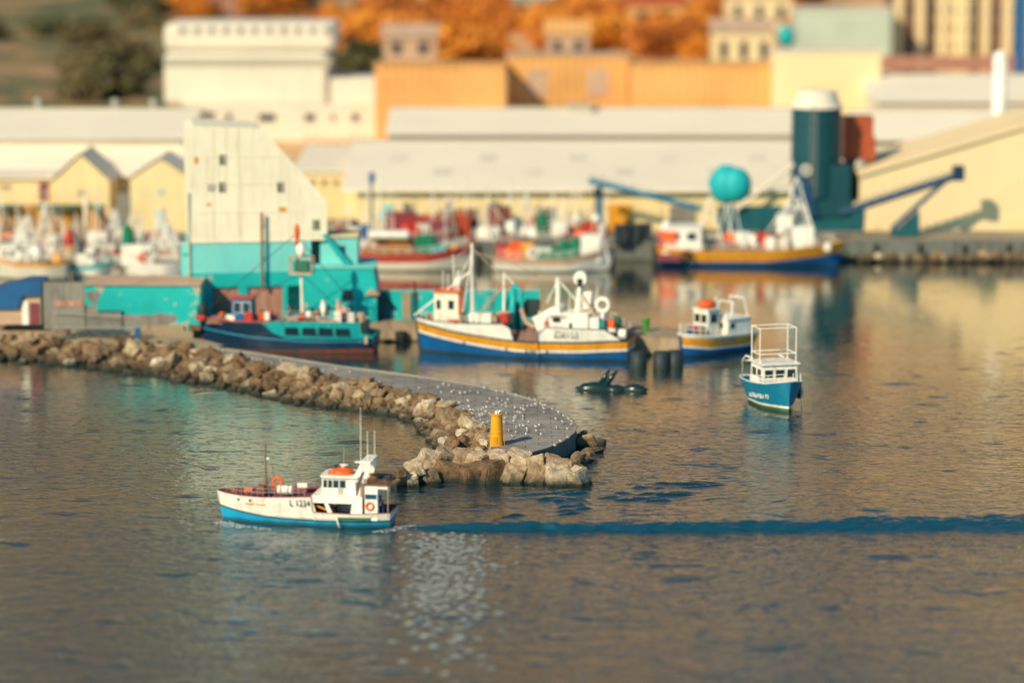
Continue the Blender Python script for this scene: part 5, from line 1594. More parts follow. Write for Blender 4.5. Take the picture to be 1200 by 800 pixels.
MB().tube([(tp(213.5, 0)[0], D0 - .1, 1), (tp(213.5, 0)[0], D0 - .1, tp(0, 225)[1])], .09, 6).build('downpipe', 'fshade', tw_)


t2 = thing('teal_building', 'low teal building with open bays beside the tower, behind the navy trawler', 'building', (wx(400), TY + 3, pierz))
lx = wx(400)
Y2 = TY
def t2p(px, py): return (wx(px) - lx, wz(py) - lz)
w2 = MB()
w2.prism([t2p(356, 361), t2p(441, 361), t2p(441, 335), t2p(437, 314), t2p(356, 314)], -3.2, 3.0)
w2.prism([t2p(412, 379), t2p(421, 379), t2p(421, 361), t2p(412, 361)], -3.19, -2.4)
w2.prism([t2p(340, 379), t2p(356, 379), t2p(356, 361), t2p(340, 361)], -3.18, -2.4) if False else None
w2.prism([t2p(356, 379), t2p(441, 379), t2p(441, 361), t2p(356, 361)], .5, 2.9)
w2.prism([t2p(421, 379), t2p(441, 379), t2p(441, 361), t2p(421, 361)], -3.21, .5)
w2.build('wall', 'teal', t2)
MB().prism([t2p(355, 314), t2p(440, 314), t2p(440, 311.5), t2p(355, 311.5)], -3.35, 3.1).build('roof_slab', 'aqua', t2)
x, z = t2p(407, 346)
w = MB().box((x, -3.2, z), (.85, .1, 1.0)).build('window', 'glass', t2)
MB().box((x, -3.17, z), (1.02, .1, 1.17)).build('frame', 'teal_dark', w)
MB().prism([t2p(363, 378), t2p(366, 378), t2p(366, 361.5), t2p(363, 361.5)], -3.1, -2.9).build('bay_post', 'teal_dark', t2)
bx_ = MB().prism([t2p(374, 311.5), t2p(418, 311.5), t2p(418, 280), t2p(374, 280)], -1.5, 2.8)
bx_.build('roof_house', 'aqua', t2)
MB().prism([t2p(373, 280), t2p(419, 280), t2p(419, 278), t2p(373, 278)], -1.7, 2.9).build('roof_house_cap', 'ywall', t2)
MB().prism([t2p(377, 276), t2p(383, 276), t2p(412, 311), t2p(403, 311)], -2.6, -1.6).build('chute', 'teal_clean', t2)
MB().prism([t2p(356, 311), t2p(374, 311), t2p(374, 284), t2p(356, 284)], -.8, 2.8).build('stair_core', 'teal_dark', t2)
x, z = t2p(398, 296)
MB().box((x, -1.5, z), (.9, .1, .9)).build('window', 'teal_dark', t2)
for px in (360, 366, 371):
    x, z = t2p(px, 300)
    MB().tube([(x, -2.6, 8.2 - 0), (x, -2.6, 10.5)], .07, 6).build('railing_post', 'teal_clean', t2) if False else None
MB().prism([t2p(441.5, 377), t2p(461, 377), t2p(461, 360), t2p(450, 343), t2p(441.5, 343)], -1.5, -1.2).build('side_door_shadow', 'teal_dark', t2)  # dark door panel, also shaped as the shadow falling right of the post
MB().prism([t2p(428, 345), t2p(445, 345), t2p(443, 341), t2p(436, 339), t2p(430, 341)], -3.6, -1.6).build('porch_roof', 'pinkroof', t2)

# long teal wall on the pier
def ybk(px): return G(px, 384, pierz).y
YW = G(520, 374, pierz).y
wl_ = thing('harbour_wall', 'flaking teal wall running along the pier behind the white trawler', 'wall', (W(540, 380, YW).x, YW, pierz))
zt = W(600, 341, YW).z - pierz
x0, x1 = W(441, 300, YW).x - wl_.location.x, W(632, 300, YW).x - wl_.location.x
MB().box(((x0 + x1) / 2, 0, zt / 2), (x1 - x0, .35, zt)).build('wall_panel', 'teal', wl_)
MB().box(((x0 + x1) / 2, 0, zt + .05), (x1 - x0 + .1, .5, .1)).build('coping', 'aqua', wl_)
for px in (483, 488, 515, 548, 575):
    MB().box((W(px, 300, YW).x - wl_.location.x, -.24, zt / 2 - .1), (.16 if px < 490 else .3, .12, zt + .1)).build('pilaster', 'teal_dark' if px < 500 else 'teal_clean', wl_)
MB().box((W(476, 300, YW).x - wl_.location.x, -.2, zt / 2), (.8, .05, zt * .9)).build('bare_patch', 'concrete', wl_)

def tyre(px, py, Y, label, r=.55):
    p = W(px, py, Y)
    mb = MB().torus((p.x, p.y, p.z), r, r * .36, 'y', 22, 10)
    one(mb, 'tyre', 'black', label, 'tyre', 'tyre fenders hung on the pier face', smooth=True)
YF = G(460, 379, pierz).y
tyre(456, 407, YF - .3, 'large black tyre fender on the pier face just off the stern of the navy trawler', .62)
tyre(477, 410, YF - .3, 'black tyre fender low on the pier face, beside the blue bow of the white trawler', .5)
fd = MB().tube([(W(470, 400, YF - .4).x, YF - .4, -.4), (W(470, 400, YF - .4).x, YF - .4, 1.0)], .55, 12)
one(fd, 'fender', 'black', 'black cylindrical rubber fender standing in the water between the two tyres', 'fender', smooth=True)
gp = G(757, 388, pierz)
mb = MB().tube([(gp.x, gp.y, pierz), (gp.x, gp.y, pierz + 1.0)], .3, 12).ell((gp.x, gp.y, pierz + 1.0), (.38, .38, .3)).box((gp.x, gp.y, pierz + .05), (.9, .9, .1))
M['lime'] = mat('green_plastic', (0.06, 0.26, 0.03), 0.5, 0.2, 2)
one(mb, 'waste_bin', 'lime', 'bright green bin standing on the open end of the pier', 'bin', smooth=False)

# low teal store and grey fenced yard on the left
YL = G(150, 387, pierz).y
ls = thing('storehouse', 'low flaking teal storehouse left of the cream tower', 'building', (W(165, 380, YL).x, YL + 3, pierz))
lx2 = ls.location.x
def lp(px, py): return (W(px, 300, YL).x - lx2, W(600, py, YL).z - pierz)
MB().prism([lp(98, 388), lp(234, 388), lp(234, 334), lp(98, 334)], -3, 3).build('wall', 'teal', ls)
MB().prism([lp(97, 334), lp(235, 334), lp(235, 332.5), lp(97, 332.5)], -3.2, 3.1).build('roof', 'pinkroof', ls)
MB().prism([lp(165, 387), lp(214, 387), lp(214, 381), lp(165, 381)], -3.3, -3.05).build('bare_plinth', 'concrete', ls)
MB().ell((lp(150, 0)[0], -2.99, lp(0, 377)[1]), (3.4, .03, .8), 16, 6, 0, .25).ell((lp(188, 0)[0], -2.99, lp(0, 374)[1]), (1.5, .03, .6), 16, 6, 0, .15).ell((lp(108, 0)[0], -2.99, lp(0, 348)[1]), (.7, .03, .6), 12, 6, 0, .3).build('bare_patch', 'grey', ls)
MB().prism([lp(220, 386), lp(234, 386), lp(234, 380), lp(220, 380)], -3.35, -3.05).build('low_hatch', 'brown', ls)
YG = YL - 4
gy = thing('yard_gate', 'grey corrugated yard fence with a barred gate and an orange sign strip', 'fence', (W(105, 380, YG).x, YG, 1.5))
def gpx(px, py): return (W(px, 300, YG).x - gy.location.x, W(600, py, YG).z - 1.5)
MB().prism([gpx(50, 386), gpx(98, 386), gpx(98, 331), gpx(50, 331)], 0, .2).build('fence_panel', 'grey', gy)
MB().prism([gpx(62, 359), gpx(96, 359), gpx(96, 352), gpx(62, 352)], -.06, -.01).build('sign_strip', 'salmon', gy)
bars = MB()
for i in range(27):
    x = gpx(62 + i * 3.9, 380)[0]
    bars.tube([(x, -.3, .1), (x, -.3, gpx(0, 362 if i < 14 else 370)[1])], .035, 5)
for py in (366, 383):
    bars.tube([(gpx(62, 0)[0], -.3, gpx(0, py)[1]), (gpx(163, 0)[0], -.3, gpx(0, max(py, 371))[1])], .05, 5)
bars.build('gate_bars', 'steel', gy)
MB().prism([gpx(98, 386), gpx(140, 386), gpx(140, 366), gpx(112, 366), gpx(112, 358), gpx(98, 358)], .21, .3).build('fence_panel', 'grey', gy)
MB().box((gpx(160, 0)[0], -.5, .55), (.4, .4, 1.1)).build('gate_post', 'tarp', gy)
YH = YL - 1
hut = thing('kiosk', 'small pale hut with blue tarpaulin roof at the left edge', 'hut', (W(20, 380, YH).x, YH + 2, 1.5))
def hp(px, py): return (W(px, 300, YH).x - hut.location.x, W(600, py, YH).z - 1.5)
MB().prism([hp(-10, 380), hp(46, 380), hp(46, 342), hp(-10, 342)], -2, 2).build('wall', 'pinkroof', hut)
MB().prism([hp(-12, 361), hp(20, 361), hp(26, 346), hp(48, 345), hp(48, 330), hp(28, 330), hp(-12, 340)], -2.4, 2.2).build('tarpaulin', 'tarp', hut)
MB().prism([hp(34, 380), hp(44, 380), hp(44, 355), hp(34, 355)], -2.1, -2.01).build('door', 'maroon', hut)
MB().prism([hp(24, 380), hp(32, 380), hp(32, 352), hp(24, 352)], -2.1, -2.01).build('pillar', 'white', hut)

# ================================================================== FAR QUAY BUILDINGS
def wallbox(mb, px0, px1, py0, py1, Y, dep, org, mi=0):
    a = W(px0, py0, Y); b_ = W(px1, py1, Y)
    x0, x1 = W(px0, (py0 + py1) / 2, Y).x, W(px1, (py0 + py1) / 2, Y).x
    z0, z1 = min(a.z, b_.z), max(a.z, b_.z)
    mb.box(((x0 + x1) / 2 - org[0], Y + dep / 2 - org[1], (z0 + z1) / 2 - org[2]), (x1 - x0, dep, z1 - z0), mi=mi)
    return mb
def xat(px, Y): return W(px, 200, Y).x
def zat(py, Y): return W(600, py, Y).z

# front long shed with yellow wall and pale roof
Y1 = 357
sh1 = thing('shed', 'long quay shed with pale yellow wall and broad pale metal roof', 'shed', (xat(680, Y1), Y1, QZ))
o = sh1.location
ze = zat(221, Y1); zr = zat(166, 384)
wl1 = MB().box((0, 15, (ze - QZ) / 2), (xat(945, Y1) - xat(420, Y1), 30, ze - QZ - .02)).build('wall', 'ywall', sh1)
hw = (xat(965, Y1) - xat(405, Y1)) / 2
MB().add([(-hw, -1, ze - QZ), (hw, -1, ze - QZ), (hw, 27, zr - QZ), (-hw, 27, zr - QZ), (-hw, -1, ze - QZ - .3), (hw, -1, ze - QZ - .3), (hw, 27, zr - QZ - .3), (-hw, 27, zr - QZ - .3)],
         [(0, 1, 2, 3), (7, 6, 5, 4), (0, 4, 5, 1), (1, 5, 6, 2), (3, 2, 6, 7), (0, 3, 7, 4)]).build('roof', 'roof', sh1)
MB().box((0, 27.3, zr - QZ + .05), (hw * 2, .9, .35)).build('ridge_cap', 'fshade', sh1)
for px, py, w_, h_, m in ((640, 262, 2.4, 2.6, 'grey'), (578, 248, 1.8, 2.0, 'dark'), (452, 250, 1.6, 2.2, 'aqua'), (525, 250, 2.4, 1.0, 'concrete'), (725, 255, 3.0, 3.0, 'yellow'), (763, 262, 2.6, 3.0, 'ywall'), (548, 268, 2.5, 2.5, 'brown'), (800, 262, 3, 2.8, 'grey')):
    MB().box((xat(px, Y1) - o.x, -.05, max(zat(py, Y1) - QZ, h_ / 2 + .05)), (w_, .2, h_)).build('shed_door', m, sh1)
for i in range(9):
    yy_ = 9 if i % 2 else 17
    zz_ = (ze - QZ) + (zr - ze) * (yy_ + 1) / 28
    sl_ = (zr - ze) / 28
    x_ = -hw + 6 + i * (2 * hw - 12) / 8
    MB().add([(x_ - 1, yy_ - 2, zz_ - 2 * sl_ + .06), (x_ + 1, yy_ - 2, zz_ - 2 * sl_ + .06), (x_ + 1, yy_ + 2, zz_ + 2 * sl_ + .06), (x_ - 1, yy_ + 2, zz_ + 2 * sl_ + .06)], [(0, 1, 2, 3)]).build('skylight', 'fwall' if i % 3 else 'roof_grey', sh1, recalc=False)
# rear sheds
def shed(label, px0, px1, Yf, py_eave, Yr, py_ridge, roofm='roof', wallm='fwall', base=None):
    zb0 = ground_z(0, Yf) if base is None else base
    s_ = thing('shed', label, 'shed', (xat((px0 + px1) / 2, Yf), Yf, zb0 - .3))
    ze_, zr_ = zat(py_eave, Yf) - zb0 + .3, zat(py_ridge, Yr) - zb0 + .3
    w_ = (xat(px1, Yf) - xat(px0, Yf)) / 2
    d_ = Yr - Yf
    MB().box((0, d_, ze_ / 2), (2 * w_, 2 * d_ - .4, ze_)).build('wall', wallm, s_)
    r = MB()
    r.add([(-w_ - .4, -.6, ze_ - .02), (w_ + .4, -.6, ze_ - .02), (w_ + .4, d_, zr_), (-w_ - .4, d_, zr_), (w_ + .4, 2 * d_ + .6, ze_ - .02), (-w_ - .4, 2 * d_ + .6, ze_ - .02)], [(0, 1, 2, 3), (3, 2, 4, 5), (0, 3, 5), (1, 4, 2)])
    r.build('roof', roofm, s_)
    MB().box((0, d_, zr_ + .05), (2 * w_ + .8, .7, .25)).build('ridge_cap', 'fshade', s_)
    return s_
shed('second pale roofed shed rising right behind the long quay shed', 455, 945, 412, 158, 430, 127)
shed('pale shed on the left under three round roof vents', -80, 215, 372, 163, 392, 128)
shed('grey roofed shed between the vented shed and the yellow gables', -80, 212, 366, 207, 374, 165, 'roof_grey')
shed('white shed high on the right behind the tall white chimney', 1028, 1290, 430, 120, 450, 88)
shed('white shed just above the cream gable on the right', 1010, 1290, 385, 165, 398, 130)
for i, (px, lab) in enumerate(((45, 'leftmost'), (135, 'middle'), (180, 'rightmost'))):
    p = W(px, 128, 392)
    v = MB().tube([(p.x, p.y, p.z - .3), (p.x, p.y, p.z + .5)], .35, 10).ell((p.x, p.y, p.z + .9), (.55, .55, .5), 12, 8)
    one(v, 'roof_vent', 'steel', '%s of the three round vents along the ridge of the left shed' % lab, 'roof vent', 'round vents on the shed ridge', smooth=True)
p = W(680, 132, 429)
rb_ = MB().box((p.x, p.y - 1, p.z), (3.2, 2.5, 2.2)).box((p.x, p.y - 1, p.z + 1.2), (3.5, 2.8, .2))
one(rb_, 'roof_plant', 'fshade', 'boxy ventilation unit on the ridge of the second shed', 'ventilation unit')

# big white factory
YFac = 455
FS = YFac / 371
fac = thing('factory', 'big white factory block with stepped roofline behind the cream tower', 'factory', (xat(320, YFac), YFac, QZ))
o = fac.location
def fbx(name, px0, px1, py0, py1, m, dy=0, dep=14, bev=0.0):
    mb = MB()
    wallbox(mb, px0, px1, py0, py1, YFac + dy, dep, o)
    return mb.build(name, m, fac, bevel=bev)
fbx('lower_wing', 205, 452, 258, 124, 'fwall')
fbx('main_block', 192, 384, 124.2, 62, 'fwall', 4, 18, .8)
fbx('upper_storey', 192, 393, 60, 28, 'fwall', 6, 16, .9)
fbx('cornice', 193, 388, 78, 68, 'fshade', 3.8, 1, .1)
fbx('step_block', 384, 452, 125, 92, 'fwall', 5, 14, .2)
fbx('step_block', 452, 545, 135, 110, 'fwall', 9, 14, .2)

for px, w_ in ((225, 9), (269, 6), (309, 10), (319, 10), (364, 12), (391, 4), (417, 9), (240, 5)):
    x = xat(px, YFac) - o.x
    z = zat(138, YFac) - QZ
    MB().box((x, -.03, z), (w_ * .1 * FS, .12, .85 * FS)).build('window', 'blue_glass' if px == 417 else 'glass', fac)
for px in range(212, 390, 17):
    x = xat(px, YFac) - o.x
    MB().box((x, 5.95, zat(36, YFac + 6) - QZ), (.8 * FS, .15, .8 * FS)).build('window', 'grey', fac)
for px in list(range(415, 450, 8)) + list(range(360, 410, 12)):
    MB().box((xat(px, YFac) - o.x, -.03, zat(163, YFac) - QZ), (.5 * FS, .1, .6 * FS)).build('window', 'fshade', fac)
yh = thing('house', 'long low yellow building with a row of small windows right of the cream tower', 'building', (xat(392, 369), 369, QZ))
hh_ = zat(200, 369) - QZ
MB().box((0, 4, hh_ / 2), (xat(440, 369) - xat(344, 369), 8, hh_)).build('wall', 'ywall', yh)
hx_ = (xat(440, 369) - xat(344, 369)) / 2
zr_ = zat(170, 398) - QZ
MB().add([(-hx_ - .3, -.3, hh_), (hx_, -.3, hh_), (hx_, 29, zr_), (-hx_ - .3, 29, zr_), (-hx_ - .3, -.3, hh_ - .2), (hx_, -.3, hh_ - .2), (hx_, 29, zr_ - .2), (-hx_ - .3, 29, zr_ - .2)], [(0, 1, 2, 3), (7, 6, 5, 4), (0, 4, 5, 1), (1, 5, 6, 2), (3, 2, 6, 7), (0, 3, 7, 4)]).build('roof', 'roof', yh)
MB().box((0, 18, hh_ / 2), (2 * hx_ - .3, 20, hh_ - .4)).build('rear_wall', 'ywall', yh)
for px in range(352, 436, 14):
    MB().box((xat(px, 369) - yh.location.x, -.03, zat(214, 369) - QZ), (.7, .1, .7)).build('window', 'concrete', yh)
fp = W(206, 128, YFac - 1)
jn = MB()
for px in (242, 272, 330):
    x, z = (W(px, 300, TY).x - wx(290)), 0
    top = 150 if px < 300 else 190
    jn.box((x, D0 - .01, (wz(top) + wz(283)) / 2 - pierz), (.035, .06, wz(top) - wz(283)))
for py in (184, 216, 249):
    jn.box(((wx(220) + wx(340)) / 2 - wx(290), D0 - .012, wz(py) - pierz), (wx(338 if py < 200 else 345) - wx(222), .06, .035))
jn.build('panel_joint', 'fwall', tw_)
one(MB().box((fp.x, fp.y, fp.z - 1.5), (1.3, 1.2, 5.0)), 'chimney_stack', 'pinkroof', 'narrow pink brick stack at the left corner of the white factory', 'chimney')

# left yellow gables and orange arcade
def gable(label, px0, px1, pk, py_e, Y, m='ywall'):
    g = thing('gabled_house', label, 'house', (xat((px0 + px1) / 2, Y), Y, QZ))
    w_ = (xat(px1, Y) - xat(px0, Y)) / 2
    ze_, zp = zat(py_e, Y) - QZ, zat(pk, Y) - QZ
    MB().prism([(-w_, 0), (w_, 0), (w_, ze_), (0, zp), (-w_, ze_)], 0, 10).build('wall', m, g)
    r = MB()
    for s in (-1, 1):
        r.add([(s * (w_ + .3), -.3, ze_ - .1), (0, -.3, zp + .15), (0, 10.2, zp + .15), (s * (w_ + .3), 10.2, ze_ - .1)], [(0, 1, 2, 3)])
    r.build('roof', 'roof_grey', g)
    return g, w_, ze_
g, w_, ze_ = gable('yellow gabled house behind the orange arcade', 60, 128, 181, 212, 357)
g2, w2_, ze2 = gable('yellow gabled house with a pale door next to the cream tower', 152, 222, 186, 208, 355)
MB().box((-w2_ - .9, 1, 2.2), (1.5, 1.5, 4.4)).build('stair_turret', 'grey', g2)
MB().box((0, -.05, 1.3), (1.0, .12, 2.4)).build('door', 'aqua', g2)
MB().box((0, -.05, 4.8), (.9, .12, .9)).build('window', 'mint', g2)
MB().box((0, -.05, 4.4), (.8, .12, .8)).build('window', 'fshade', g)
g3 = thing('house', 'low yellow house with a red door at the far left', 'house', (xat(20, 358), 358, QZ))
MB().box((0, 4, 3.0), (9.5, 8, 6.0)).build('wall', 'ywall', g3)
MB().box((0, 3.8, 6.1), (10, 8.6, .25)).build('roof', 'roof_grey', g3)
MB().box((3.1, -.05, 4.4), (1.1, .12, 2.2)).build('door', 'maroon', g3)
MB().box((-1.4, -.05, 5.0), (1.2, .12, .5)).build('window', 'concrete', g3)
MB().add([(-9, -1, 9.0), (-3.2, -1, 6.2), (-3.2, 5, 6.2), (-9, 5, 9.0), (-9, -1, 8.6), (-3.2, -1, 5.9), (-3.2, 5, 5.9), (-9, 5, 8.6)], [(0, 1, 2, 3), (4, 5, 6, 7), (0, 1, 5, 4), (1, 2, 6, 5), (2, 3, 7, 6), (3, 0, 4, 7)]).build('sloping_roof', 'redoxide', g3)
ar = thing('arcade', 'row of orange market stalls under green awnings on the left quay', 'market stalls', (xat(50, 352), 352, QZ))
MB().box((0, 1.5, 1.6), (13.5, 3, 3.2)).build('wall', 'owall', ar)
for i, (a, b_) in enumerate(((-10, 24), (44, 92), (103, 121))):
    xa, xb = xat(a, 352) - ar.location.x, xat(b_, 352) - ar.location.x
    MB().prism([(xa, 3.2), (xb, 3.2), (xb, 3.5), (xa, 3.5)], -1.4, .4).build('awning', 'awning', ar)
for i in range(9):
    MB().box((-6.2 + i * 1.55, -.08, 1.5), (.18, .2, 3.0)).build('post', 'brown', ar)
mp2 = W(100, 228, 345)
one(MB().tube([(mp2.x, 345, QZ - .5), (mp2.x, 345, mp2.z)], .32, 10, r1=.22), 'mast_pole', 'fwall', 'thick white pole rising in front of the orange stalls', 'pole', smooth=True)

# red crates stack, parked gear on the quay
cr = [(470, 262, 3.4, 2.8, 'maroon', 'dark red lattice crate stack, left of the two by the long shed'), (520, 266, 6.0, 2.4, 'redoxide', 'long red crate stack, right of the lattice one'),
      (585, 262, 2.6, 3.4, 'brown', 'brown cabin box standing on the quay by the long shed')]
for px, py, w_, h_, m, lab in cr:
    p = W(px, py, 351)
    mb = MB().box((p.x, 351, QZ + h_ / 2), (w_, 2.2, h_))
    for i in range(5):
        mb.box((p.x - w_ / 2 + w_ * (i + .5) / 5, 349.85, QZ + h_ / 2), (.1, .08, h_ + .1), mi=1)
    for i in range(3):
        mb.box((p.x, 349.83, QZ + h_ * (i + .5) / 3), (w_ + .1, .06, .1), mi=1)
    one(mb, 'crate_stack', [m, 'red'], lab, 'crates')
# quay side masts
for px, top, lab in ((435, 210, 'blue topped post at the left end of the long shed'), (700, 228, 'dark post carrying the left conveyor boom')):
    p = W(px, top, 352)
    m = thing('quay_post', lab, 'post', (p.x, 352, QZ))
    MB().tube([(0, 0, 0), (0, 0, p.z - QZ)], .16, 8).build('pole', 'grey', m)
    MB().box((0, -.1, p.z - QZ + .2), (.8, .4, 1.1)).build('head_box', 'tarp' if px == 435 else 'dark', m, bevel=.03)

# conveyors
def conveyor(label, p0, p1, legs, r=.35, m='teal_dark'):
    o_ = thing('conveyor', label, 'conveyor', (p0.x, p0.y, QZ))
    off = Vector(o_.location)
    MB().tube([p0 - off, p1 - off], r, 8).build('boom', m, o_)
    mb = MB()
    n_ = 12
    for i in range(n_):
        a = (p0 - off).lerp(p1 - off, i / n_) + Vector((0, 0, r)); b_ = (p0 - off).lerp(p1 - off, (i + 1) / n_) + Vector((0, 0, r))
        mid = (a + b_) / 2 + Vector((0, 0, .5))
        mb.tube([a, mid], .05, 5).tube([mid, b_], .05, 5)
    mb.build('truss', m, o_)
    for a, b_ in legs:
        MB().tube([a - off, b_ - off], .28, 8).build('leg', m, o_)
    return o_, off
conveyor('thin blue conveyor boom sloping down from the left to the trawler', W(690, 212, 352), W(822, 245, 352), [(W(704, 216, 352), Vector((xat(704, 352), 352, QZ)))], .3, 'bluegreen')
cv, off = conveyor('dark blue conveyor boom rising to the right in front of the cream gable', W(985, 250, 350), W(1122, 206, 350), [(W(1108, 212, 350), W(1045, 268, 350)), (W(1045, 268, 350), Vector((xat(1060, 350), 350, QZ)))], .42, 'crane_blue')
p = W(1123, 203, 350) - off
MB().box((p.x, p.y, p.z), (1.3, 1.2, 1.7)).build('head_housing', 'navy', cv, bevel=.05)
MB().prism([(W(1043, 262, 350).x - off.x, W(0, 276, 350).z - off.z), (W(1078, 262, 350).x - off.x, W(0, 276, 350).z - off.z), (W(1076, 262, 350).x - off.x, W(0, 246, 350).z - off.z)], -.5, .5).build('hopper', 'teal_dark', cv)
# silo
si = thing('silo', 'dark green silo tower with a white cap behind the blue and yellow trawler', 'silo', (xat(958, 356), 358, QZ))
zz = lambda py: zat(py, 358) - QZ
MB().tube([(0, 0, 4), (0, 0, zz(126))], 2.9, 24).build('drum', 'silo', si, smooth=False)
MB().tube([(0, 0, zz(126)), (0, 0, zz(119)), (0, 0, zz(106))], 3.1, 24, r1=2.2).build('cap', 'fwall', si)
for i in range(5):
    MB().torus((0, 0, zz(126) - 1.2 - i * 2.2), 2.92, .06, 'z', 28, 5).build('ring_beam', 'teal_dark', si)
lad = MB()
for x in (-.25, .25):
    lad.tube([(x - .6, -2.95, 4), (x - .6, -2.95, zz(122))], .05, 5)
for i in range(14):
    lad.tube([(-.85, -2.95, 6 + i * .8), (-.35, -2.95, 6 + i * .8)], .03, 4)
lad.build('ladder', 'steel', si)
MB().box((.7, 0, zz(222) - 0), (6.4, 5, zz(190) - zz(250))).build('plant_house', 'silo', si, bevel=.1)
MB().box((-3, 0, zz(262)), (17, 4.5, zz(240) - zz(284))).build('base_house', 'teal_dark', si, bevel=.1)
MB().prism([(-3.2, zz(250)), (0, zz(250)), (-1.5, zz(190)), (-2.4, zz(190))], -3, -2.6).build('buttress', 'crane_blue', si)
MB().tube([(-2.8, -2.8, zz(190)), (-9.5, -2.8, zz(243))], .22, 8).build('chute', 'fwall', si)
MB().torus((-1.4, -3.0, zz(197)), .5, .18, 'y').build('pulley', 'fwall', si, smooth=True)
rt = thing('steel_tower', 'red oxide steel plant tower just right of the dark silo', 'tower', (xat(1004, 362), 362, QZ))
MB().box((0, 0, (zat(187, 362) - QZ) / 2), (2.8, 3, zat(187, 362) - QZ)).build('frame_legs', 'brown', rt)
MB().box((0, 0, (zat(187, 362) + zat(136, 362)) / 2 - QZ), (3.4, 3.4, zat(136, 362) - zat(187, 362))).build('cladding', 'redoxide', rt)
MB().box((1.3, -.1, zat(172, 362) - QZ), (1.4, 3.5, 2.4)).build('side_box', 'redoxide', rt, bevel=.05)
MB().ell((.1, -2.2, zat(193, 362) - QZ), (.9, .6, .9)).build('round_vent', 'steel', rt, smooth=True)
# cream gable right
YC = 356
cg = thing('warehouse', 'big sunlit cream warehouse with sloping gable at the right edge', 'warehouse', (xat(1110, YC), YC, QZ))
o = cg.location
def cgp(px, py): return (xat(px, YC) - o.x, zat(py, YC) - QZ)
MB().prism([(cgp(992, 270)[0], 0), (cgp(1290, 270)[0], 0), cgp(1290, 132), cgp(1195, 152), cgp(1008, 208), cgp(1008, 236), cgp(992, 240)], 0, 16).build('wall', 'ygable', cg)
MB().prism([cgp(1006, 207), cgp(1195, 151), cgp(1290, 131), cgp(1290, 127), cgp(1195, 147), cgp(1006, 203)], -.4, 16.3).build('roof_edge', 'ygable', cg)
MB().prism([cgp(1000, 283), cgp(1030, 283), cgp(1030, 262), cgp(1000, 262)], -.12, -.01).build('door', 'ywall', cg)
MB().prism([cgp(1180, 283), cgp(1215, 283), cgp(1215, 256), cgp(1180, 256)], -.12, -.01).build('door', 'ywall', cg)
ch = thing('chimney', 'tall white round topped chimney on the right above the cream warehouse', 'chimney', (xat(1169, 375), 375, QZ))
zc = zat(68, 375) - QZ
MB().tube([(0, 0, 0), (0, 0, zc)], .9, 18).ell((0, 0, zc), (.9, .9, .9), 18, 8).build('shaft', 'white', ch, smooth=True)
MB().torus((0, 0, zat(160, 375) - QZ), .95, .15, 'z').build('collar', 'fshade', ch, smooth=True)
# rubble strip on right far quay
for i in range(40):
    px = 1000 + i * 6 + random.uniform(-2, 2)
    p = G(px, 302 + random.uniform(-2, 2), .2)
    boulder((p.x, QF - 1.2 + random.uniform(-.4, .4), random.uniform(.0, .5)), random.uniform(.7, 1.1), 'small brown boulder at the foot of the far right quay', 'boulders at the foot of the far quay')
for i, px in enumerate((727, 742, 757)):
    p = W(px, 285, 345)
    o_ = one(MB().box((p.x, 345 + .8 * i, QZ + .9), (1.3, 2.0, 1.8)).box((p.x, 345 + .8 * i, QZ + 1.9), (1.5, 2.2, .15)), 'bin', 'dark', ['leftmost', 'middle', 'rightmost'][i] + ' of the three dark quayside bins behind the open water gap', 'bin')

# keep the boulders that show largest as things, the rest is one heap of small rubble
bpy.context.view_layer.update()
ALLB.sort(key=lambda o: -o.scale[0] / (o.location - Vector((0, 0, H))).length)
rest = ALLB[285:]
rbm = MB()
for o_ in rest:
    mw = o_.matrix_world
    rbm.add([mw @ v.co for v in o_.data.vertices], [tuple(p.vertices) for p in o_.data.polygons])
    bpy.data.objects.remove(o_)
o_ = rbm.build('rubble', 'rock', None, False, recalc=False)
tag(o_, 'small rubble filling the gaps of the breakwater and lining the far quay', 'rubble', None, 'stuff')

# ================================================================== HILLSIDE
def hill_pt(px, py):
    """walk the ray of a pixel until it meets the terrain"""
    d = ray(px, py)
    y = 412.0
    while y < 860:
        t = y / d.y
        x = d.x * t
        if H + d.z * t <= ground_z(x, y):
            return Vector((x, y, ground_z(x, y)))
        y += 1.5
    return Vector((d.x * 600 / d.y, 600, ground_z(0, 600)))

def house(px0, px1, py_top, py_bot, Y_, label, wall, roofm, nwin=3, flat=True, cat='house', name='house', dep=9, win_m='glass', rows=1):
    Y = 440 + (Y_ - 428) * 1.9
    x0, x1 = xat(px0, Y), xat(px1, Y)
    zb0 = min(zat(py_bot, Y), ground_z((x0 + x1) / 2, Y)) - 1.0
    zt0 = zat(py_top, Y)
    h_ = zt0 - zb0
    w_ = x1 - x0
    o_ = thing(name, label, cat, ((x0 + x1) / 2, Y, zb0))
    MB().box((0, dep / 2, h_ / 2), (w_, dep, h_)).build('wall', wall, o_)
    if flat:
        MB().box((0, dep / 2, h_ + .12), (w_ + .5, dep + .5, .24)).build('roof', roofm, o_)
    else:
        MB().add([(-w_ / 2 - .4, -.4, h_), (w_ / 2 + .4, -.4, h_), (w_ / 2 + .4, dep / 2, h_ + 2.2), (-w_ / 2 - .4, dep / 2, h_ + 2.2), (w_ / 2 + .4, dep + .4, h_), (-w_ / 2 - .4, dep + .4, h_)], [(0, 1, 2, 3), (3, 2, 4, 5), (0, 3, 5), (1, 4, 2)]).build('roof', roofm, o_)
    vis = zt0 - zat(py_bot, Y)
    for r_ in range(rows):
        for i in range(nwin):
            zc_ = h_ - vis * (r_ + .5) / rows
            MB().box((-w_ / 2 + w_ * (i + .5) / nwin, -.03, zc_), (w_ / nwin * .35, .15, vis / rows * .5)).build('window', win_m, o_)
    return o_
